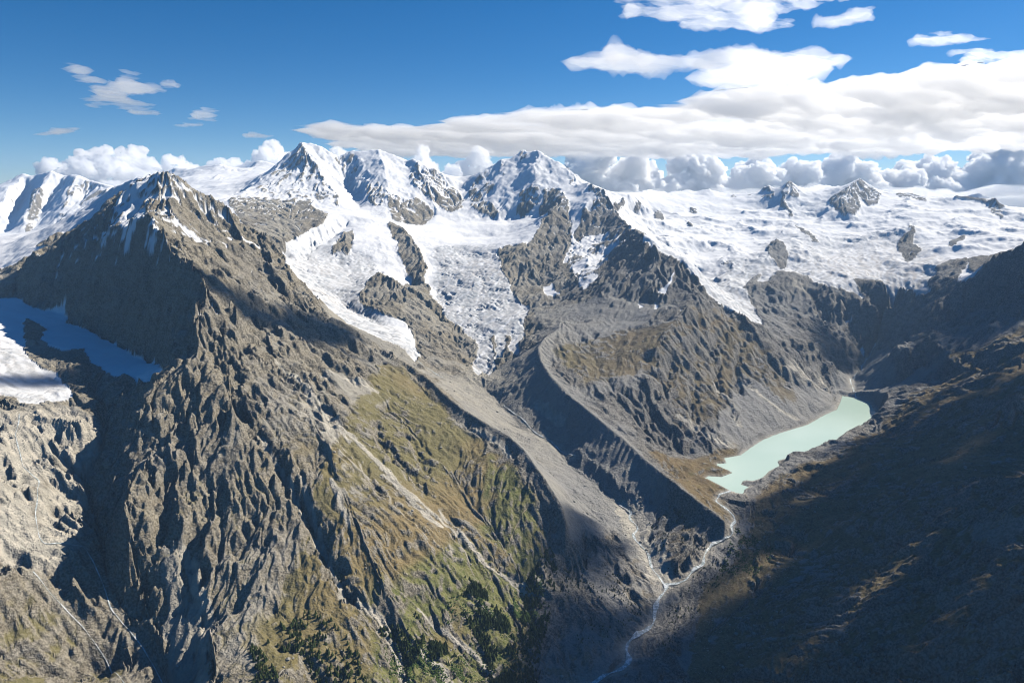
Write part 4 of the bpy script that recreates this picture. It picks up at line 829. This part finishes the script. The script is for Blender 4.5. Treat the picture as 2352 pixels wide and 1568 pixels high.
# densify and roughen the shoreline a little
pp=[]
for a_,b_ in zip(P_,np.roll(P_,-1,0)):
    for t_ in np.linspace(0,1,6)[:-1]: pp.append(a_+(b_-a_)*t_)
c_=P_.mean(0)
vs=[bm.verts.new((*(q+(q-c_)/np.linalg.norm(q-c_)*14),2160.)) for q in pp]
bm.faces.new(vs);bmesh.ops.triangulate(bm,faces=bm.faces[:]);me=bpy.data.meshes.new('lake');bm.to_mesh(me);bm.free();me.materials.append(w.m)
put(bpy.data.objects.new('lake',me),'structure','milky turquoise glacial lake in the right-hand valley')
rv=NT('glacial river water');geo=rv.node('ShaderNodeNewGeometry')
rv.put(rv.b.inputs['Base Color'],rv.mix(rv.ramp(rv.noise(geo.outputs['Position'],1/9.,4,.65),.42,.6),(.33,.38,.38),(.74,.77,.77)));rv.b.inputs['Roughness'].default_value=.4
tr=NT('trodden earth');tr.b.inputs['Base Color'].default_value=(.36,.30,.2,1)
def ribbon(name,line,width,mat,lab,lift,seed=0,kind='structure'):
    rnd=random.Random(seed);l=np.array(line,float);pts=[l[0]]
    for a_,b_ in zip(l[:-1],l[1:]):
        n_=max(2,int(np.linalg.norm(b_-a_)/7))
        for k_ in range(1,n_+1): pts.append(a_+(b_-a_)*k_/n_)
    pts=np.array(pts)
    for _ in range(3):
        q=pts.copy();q[1:-1]=(pts[:-2]+pts[2:]+2*pts[1:-1])/4;pts=q
    s=np.cumsum(np.r_[0,np.hypot(*np.diff(pts,axis=0).T)])
    tg=np.gradient(pts,axis=0);tg/=np.linalg.norm(tg,axis=1,keepdims=True)+1e-9;nn=np.stack([-tg[:,1],tg[:,0]],1)
    pts=pts+nn*(np.sin(s/31+seed)*width*.35)[:,None]
    wd=width*(.75+.35*np.sin(s/23.+seed*2)+.2*np.sin(s/9.))*.5
    rows=[]
    for o_ in (-1,-.33,.33,1):
        q=pts+nn*(wd*o_)[:,None];rows.append(np.c_[q,zf(q[:,0],q[:,1])])
    R_=np.stack(rows,1);
    R_[:,:,2]=np.maximum(R_[:,:,2],R_[:,:,2].mean(1,keepdims=True))+lift
    n_=len(pts);v=R_.reshape(-1,3);i_=np.arange(n_-1)[:,None]*4+np.arange(3)[None]
    f=np.stack([i_,i_+1,i_+5,i_+4],-1).reshape(-1,4)
    return put(bpy.data.objects.new(name,mesh(name,v,f,mat)),kind,lab)
for k,(nm,l,wd,lab) in enumerate(RIVERS): ribbon(nm,l,wd,rv.m,lab,1.6,k)
for k,(l,lab) in enumerate(TRAILS): ribbon('footpath',l,3.,tr.m,lab,1.2,k+20)
print('water',time.time()-T0)
# ---------------- haze ----------------
hz=bpy.data.materials.new('haze air');hz.use_nodes=True;hz.node_tree.nodes.clear()
ho=hz.node_tree.nodes.new('ShaderNodeOutputMaterial');hv=hz.node_tree.nodes.new('ShaderNodeVolumePrincipled')
hv.inputs['Color'].default_value=(.42,.66,1,1);hv.inputs['Density'].default_value=2.1e-5;hv.inputs['Anisotropy'].default_value=.2
hz.node_tree.links.new(hv.outputs[0],ho.inputs['Volume'])
def box(x0,x1,y0,y1,z0_,z1):
    v=[(x,y,z_) for x in (x0,x1) for y in (y0,y1) for z_ in (z0_,z1)]
    return v,[(0,1,3,2),(4,6,7,5),(0,4,5,1),(2,3,7,6),(0,2,6,4),(1,5,7,3)]
v_,f_=box(-13500,13500,-300,16800,1780,4160)
put(bpy.data.objects.new('haze',mesh('haze',v_,f_,hz,False)),'stuff')
gd=NT('far ground');geo=gd.node('ShaderNodeNewGeometry');gd.put(gd.b.inputs['Base Color'],gd.mix(gd.noise(geo.outputs['Position'],1/3000.,6),(.06,.07,.04),(.20,.18,.15)))
put(bpy.data.objects.new('ground',mesh('ground',[(-160000,-20000,1800),(160000,-20000,1800),(160000,160000,1800),(-160000,160000,1800)],[(0,1,2,3)],gd.m,False)),'structure','low ground beyond the mountains reaching the horizon')
# ---------------- clouds ----------------
def cloud_mat(name,dens,an=.35,col=(1,1,1)):
    m=bpy.data.materials.new(name);m.use_nodes=True;n=m.node_tree.nodes;n.clear();o=n.new('ShaderNodeOutputMaterial');v=n.new('ShaderNodeVolumePrincipled')
    v.inputs['Color'].default_value=(*col,1);v.inputs['Density'].default_value=dens;v.inputs['Anisotropy'].default_value=an
    m.node_tree.links.new(v.outputs[0],o.inputs['Volume']);return m
CM=cloud_mat('cumulus vapour',.014);SM=cloud_mat('cloud sheet vapour',.004,.5);THM=cloud_mat('thin cloud vapour',.0018,.5)
def cumulus(lab,x,y,zb,wd,ht,seed,mat=CM,n=120,vox=120.):
    rnd=random.Random(seed);bm=bmesh.new()
    for k in range(n):
        a=rnd.random()*2*math.pi;q=rnd.random()**.6
        px=math.cos(a)*q*wd*.42;py=math.sin(a)*q*wd*.25
        env=max(0,1-(px/(wd*.5))**2)*(.6+.4*math.sin(px/wd*(7+seed%5)+seed*1.7))
        cz=rnd.random()**.8*ht*(.25+.75*env)*.92
        rr=min(wd,ht*1.8)*(.055+.125*rnd.random()**2.2)*(1-.3*cz/ht)
        bmesh.ops.create_icosphere(bm,subdivisions=2,radius=1,matrix=Matrix.Translation((px,py,cz))@Matrix.Scale(rr,4))
    me=bpy.data.meshes.new('cloud');bm.to_mesh(me);bm.free()
    o=bpy.data.objects.new('cloud',me);o.location=(x,y,zb);put(o,None,lab,'cloud')
    r_=o.modifiers.new('r','REMESH');r_.mode='VOXEL';r_.voxel_size=wd/vox
    for sz,am in ((wd/8,wd/18),(wd/18,wd/26),(wd/38,wd/44),(wd/70,wd/90)):
        t=bpy.data.textures.new('billow','CLOUDS');t.noise_scale=sz;t.noise_depth=2
        d=o.modifiers.new('d','DISPLACE');d.texture=t;d.strength=am*2;d.mid_level=.5;d.texture_coords='GLOBAL'
    dg=bpy.context.evaluated_depsgraph_get();m2=bpy.data.meshes.new_from_object(o.evaluated_get(dg));o.modifiers.clear();o.data=m2
    m2.polygons.foreach_set('use_smooth',np.ones(len(m2.polygons),bool));m2.materials.clear();m2.materials.append(mat)
    zz=np.empty(len(m2.vertices)*3,np.float32);m2.vertices.foreach_get('co',zz);lo=zz[2::3].min()
    return o
FM=cloud_mat('far cumulus vapour',.013)
for k,(lab,x,y,zb,wd,ht) in enumerate(CUMULUS): cumulus(lab,x,y,zb,wd,ht,k+5,FM if y>30000 else CM)
def sheet(lab,alt,tk,wlen,thr,stretch,poly,seed,mat,cap=460):
    P=np.array(poly,float);x0,y0=P.min(0);x1,y1=P.max(0);m_=.04*max(x1-x0,y1-y0)
    nx=int(min(cap,max(110,(x1-x0)/wlen*34)));ny=int(min(cap,max(110,(y1-y0)/wlen*34)))
    gx_,gy_=np.meshgrid(np.linspace(x0-m_,x1+m_,nx),np.linspace(y0-m_,y1+m_,ny))
    w1=fbm(gx_,gy_,wlen*1.2,4,seed)*wlen*.30;w2=fbm(gx_,gy_,wlen*1.2,4,seed+3)*wlen*.30
    ins=raster_poly(poly,gx_+w1,gy_+w2).astype(np.float64)
    ins=blur(ins,max(3,int(min(nx,ny)*.10)))
    c,s_=math.cos(.5),math.sin(.5)
    u=(gx_*c+gy_*s_)/stretch[0];v=(-gx_*s_+gy_*c)/stretch[1]
    n=fbm(u,v,wlen,6,seed+9,.62)
    t=np.clip(ins*1.35-.32+n*(.75 if seed==650 else 1.0)-thr,0,1.2)
    t=t*sstep(0.02,.35,ins);t[0]=t[-1]=0;t[:,0]=t[:,-1]=0
    big=fbm(gx_,gy_,wlen*2.4,3,seed+21)
    T=tk*(t**1.6)*(1+1.0*np.clip(big,-.7,1))*(1+.5*fbm(u,v,wlen*.5,4,seed+50))
    zt=alt+T*.5+fbm(gx_,gy_,wlen*.5,4,seed+30)*T*.25;zb=alt-T*.6+fbm(gx_,gy_,wlen*.3,5,seed+40)*T*.22
    if seed==600: T=T*(.75+2.2*sstep(2500,13000,gx_)*sstep(9500,17000,gy_)*sstep(30000,22000,gy_)*(.6+.8*np.clip(big,-.5,1)))
    cellm=(T[:-1,:-1]>0)|(T[1:,:-1]>0)|(T[:-1,1:]>0)|(T[1:,1:]>0)
    i_=np.arange(ny-1)[:,None]*nx+np.arange(nx-1)[None];i_=i_[cellm]
    ft=np.stack([i_,i_+1,i_+nx+1,i_+nx],-1);fb=ft[:,::-1]+nx*ny
    v_=np.concatenate([np.stack([gx_,gy_,zt],-1).reshape(-1,3),np.stack([gx_,gy_,zb],-1).reshape(-1,3)])
    ff=np.concatenate([ft,fb]);
    # weld top and bottom where the sheet has no thickness
    zero=(T.ravel()<=0);remap=np.arange(2*nx*ny);remap[nx*ny:][zero]=np.nonzero(zero)[0]
    ff=remap[ff];us,inv=np.unique(ff,return_inverse=True)
    o=bpy.data.objects.new('cloud',mesh('cloud',v_[us],inv.reshape(-1,4),mat))
    return put(o,None,lab,'cloud')
for k,(lab,alt,tk,wlen,thr,stc,poly) in enumerate(SHEETS): sheet(lab,alt,tk,wlen,thr,stc,poly,600+k*50,SM if k==0 else THM)
print('clouds',time.time()-T0)
# clouds that drift over the right-hand side of the valley, outside the picture; they throw the shade on the slope
DM=cloud_mat('dense cloud vapour',.012)
for k,poly in enumerate(SHADE):
    al=6400.
    pp=[(x+sd.x*(al-z_)/sd.z,y+sd.y*(al-z_)/sd.z) for x,y,z_ in poly]
    sheet(['ragged cloud drifting high over the right hillside','small ragged cloud high over the end of the moraines','ragged cloud high over the valley bottom','ragged cloud high over the head of the lake valley','small cloud high over the left slope','tiny cloud high over the left ridge'][k],al,(150 if k==3 else 230 if k in (1,2) else 420),(420 if k==0 else 900),(.16 if k==0 else -.02),(2.2,.6),pp,2000+k*40,DM,300 if k==0 else 170)
print('shade',time.time()-T0)
# ---------------- trees ----------------
def noise_at(x,y): return float(fbm(np.array([x]),np.array([y]),90.,3,777)[0])
rnd=random.Random(7)
nd=NT('conifer needles');oi=nd.node('ShaderNodeObjectInfo');geo=nd.node('ShaderNodeNewGeometry')
nd.put(nd.b.inputs['Base Color'],nd.mix(nd.noise(geo.outputs['Position'],.22,3,.6),(.030,.048,.014),(.075,.10,.030)))
bk=NT('bark');bk.b.inputs['Base Color'].default_value=(.13,.09,.06,1)
def crown_geo(seed):
    r_=random.Random(seed);v=[];f=[];tiers=6;m=8
    for t in range(tiers):
        z_=.13+.80*t/tiers;rad=.27*(1-t/tiers)**.8+.02;b=len(v)
        v.append((0,0,z_+.30*(1-.45*t/tiers)))
        for k in range(m):
            a=2*math.pi*(k+.5*(t%2))/m;q=rad*(1.15 if k%2 else .62)*r_.uniform(.8,1.2)
            v.append((math.cos(a)*q,math.sin(a)*q,z_-r_.uniform(0,.05)))
        v.append((0,0,z_+.05))
        for k in range(m):
            f.append((b,b+1+k,b+1+(k+1)%m));f.append((b+m+1,b+1+(k+1)%m,b+1+k))
    return v,f
def trunk_geo():
    v=[];f=[];m=6
    for z_,q in ((-.08,.032),(.3,.024),(.85,.006)):
        for k in range(m): v.append((math.cos(k*2*math.pi/m)*q,math.sin(k*2*math.pi/m)*q,z_))
    for t in range(2):
        for k in range(m):
            a=t*m+k;b=t*m+(k+1)%m;f.append((a,b,b+m));f.append((a,b+m,a+m))
    return v,f
CG=[crown_geo(k) for k in range(5)];CR=[mesh('crown',*c,nd.m,False) for c in CG];TG=trunk_geo();TK=mesh('trunk',*TG,bk.m)
cand=[]
for gi,(n,lab,poly) in enumerate(GROVES):
    P=np.array(poly,float);x0,y0=P.min(0);x1,y1=P.max(0);k=0;tries=0
    while k<n*2.2 and tries<n*90:
        tries+=1
        x=rnd.uniform(x0,x1);y=rnd.uniform(y0,y1)
        if not raster_poly(poly,np.array([x]),np.array([y]))[0]: continue
        if noise_at(x,y)<rnd.uniform(-.35,.5): continue
        cand.append((math.hypot(x,y),x,y,gi,lab));k+=1
cand.sort()
per={}
ind=[];mass=[]
for c in cand: (ind if len(ind)<300 else mass).append(c)
proto={}
for d,x,y,gi,lab in ind:
    z_=float(zf(x,y));h=rnd.uniform(10,18)*(0.55 if 'small' in lab else 1);kk=rnd.randrange(5)
    o=bpy.data.objects.new('conifer_tree',None);o.location=(x,y,z_-.3);o.rotation_euler=(0,0,rnd.uniform(0,6.28));o.scale=(h*rnd.uniform(.85,1.2),h*rnd.uniform(.85,1.2),h)
    put(o,None,lab,'tree','conifers in grove: '+lab.split(' ',1)[1])
    for nm,me in (('trunk',TK),('crown',CR[kk])): put(bpy.data.objects.new(nm,me),parent=o)
def joined(items,geos,name,lab,mats,kind='stuff'):
    vs=[];fs=[];mi=[];b=0
    G=[[(np.array(v,float),np.array(f)) for v,f in g] for g in geos]
    for x,y,z_,sx,sz,rot,k in items:
        c,s_=math.cos(rot),math.sin(rot)
        for q,(v,f) in enumerate(G[k]):
            w=np.stack([(v[:,0]*c-v[:,1]*s_)*sx+x,(v[:,0]*s_+v[:,1]*c)*sx+y,v[:,2]*sz+z_],-1);vs.append(w);fs.append(f+b);mi.append(np.full(len(f),q));b+=len(v)
    me=mesh(name,np.concatenate(vs),np.concatenate(fs),None,False)
    for m_ in mats: me.materials.append(m_)
    me.polygons.foreach_set('material_index',np.concatenate(mi).astype(np.int32))
    return put(bpy.data.objects.new(name,me),kind,lab)
it=[]
for d,x,y,gi,lab in mass:
    h=rnd.uniform(9,18)*(0.55 if 'small' in lab else 1);it.append((x,y,float(zf(x,y))-.3,h*rnd.uniform(.8,1.2),h,rnd.uniform(0,6.28),rnd.randrange(5)))
joined(it,[[c,TG] for c in CG],'forest','dark conifer wood on the lower slopes by the valley floor',[nd.m,bk.m])
# ---------------- shrubs and boulders ----------------
def lump(seed,n=9):
    r_=random.Random(seed);bm=bmesh.new();bmesh.ops.create_icosphere(bm,subdivisions=1,radius=.5)
    for v in bm.verts: v.co*=r_.uniform(.7,1.25)
    bm.verts.ensure_lookup_table();v=[tuple(q.co) for q in bm.verts];f=[tuple(q.index for q in p.verts) for p in bm.faces];bm.free();return v,f
LG=[[lump(k)] for k in range(5)]
sh=NT('alder leaves');geo=sh.node('ShaderNodeNewGeometry');sh.put(sh.b.inputs['Base Color'],sh.mix(sh.noise(geo.outputs['Position'],.12,3),(.035,.065,.016),(.08,.12,.03)))
it=[]
for poly in SHRUBS:
    P=np.array(poly,float);x0,y0=P.min(0);x1,y1=P.max(0);k=0
    for _ in range(9000):
        x=rnd.uniform(x0,x1);y=rnd.uniform(y0,y1)
        if k>=650: break
        if raster_poly(poly,np.array([x]),np.array([y]))[0] and noise_at(x*1.7,y*1.7)>rnd.uniform(-.2,.45):
            w_=rnd.uniform(3,7);it.append((x,y,float(zf(x,y))+.4,w_,w_*.7,rnd.uniform(0,6.28),rnd.randrange(5)));k+=1
joined(it,LG,'shrubs','green alder scrub covering the foot of the slopes',[sh.m])
bo=NT('boulder stone');geo=bo.node('ShaderNodeNewGeometry');bo.put(bo.b.inputs['Base Color'],bo.mix(bo.noise(geo.outputs['Position'],.08,3),(.20,.19,.17),(.46,.43,.37)))
it=[];rs=np.random.RandomState(4)
bx=rs.uniform(A0*.95,A1*.95,60000);br=np.exp(rs.uniform(math.log(1500),math.log(4200),60000));px_=br*np.sin(bx);py_=br*np.cos(bx)
ms=lookup(np.clip(M['scree']+M['grass']*.55+.2*tal+M['pale']*.6,0,1)*(1-lakes)*(S2<.95),px_,py_);mn=fbm(px_,py_,180.,3,811)
keep=(ms*(mn+.55)>rs.uniform(.25,1.4,60000));kx=px_[keep][:14000];ky=py_[keep][:14000];kz=zf(kx,ky)
szs=np.minimum(2.+rs.pareto(2.6,len(kx))*2.2,14)
for x,y,z_,s_ in zip(kx,ky,kz,szs): it.append((x,y,z_,s_,s_*.75,s_*9,int(s_*10)%5))
joined(it,LG,'boulders','scattered pale boulders on the scree and meadows',[bo.m])
# ---------------- mountain hut ----------------
hx,hy=HUT;hz_=float(zf(hx,hy))
hut=bpy.data.objects.new('mountain_hut',None);hut.location=(hx,hy,hz_);hut.rotation_euler=(0,0,-.35);put(hut,None,'tiny dark mountain hut on the brown shoulder above the left glacier tongue','hut')
wm=NT('hut stone');wm.b.inputs['Base Color'].default_value=(.13,.10,.075,1);rm=NT('hut roof metal');rm.b.inputs['Base Color'].default_value=(.20,.20,.21,1);gm=NT('window glass');gm.b.inputs['Base Color'].default_value=(.04,.05,.06,1);gm.b.inputs['Roughness'].default_value=.1
v_,f_=box(-9,9,-5,5,-4,6);put(bpy.data.objects.new('wall',mesh('wall',v_,f_,wm.m,False)),parent=hut)
v_=[(-10,-6,5.7),(10,-6,5.7),(10,6,5.7),(-10,6,5.7),(-10,0,9.6),(10,0,9.6)];f_=[(0,1,5),(0,5,4),(2,3,4),(2,4,5),(0,4,3),(1,2,5),(0,3,2),(0,2,1)]
put(bpy.data.objects.new('roof',mesh('roof',v_,f_,rm.m,False)),parent=hut)
wv,wf=box(-.8,.8,-.1,.1,-.7,.7);wme=mesh('window',wv,wf,gm.m,False)
for wx_ in (-6,-3,3,6):
    for wz_ in (1.2,4.):
        o=bpy.data.objects.new('window',wme);o.location=(wx_,-5.08,wz_);put(o,parent=hut)
dv,df=box(-.7,.7,-.1,.1,-1.1,1.1);o=bpy.data.objects.new('door',mesh('door',dv,df,bk.m,False));o.location=(0,-5.08,1.1);put(o,parent=hut)
print('done',time.time()-T0)
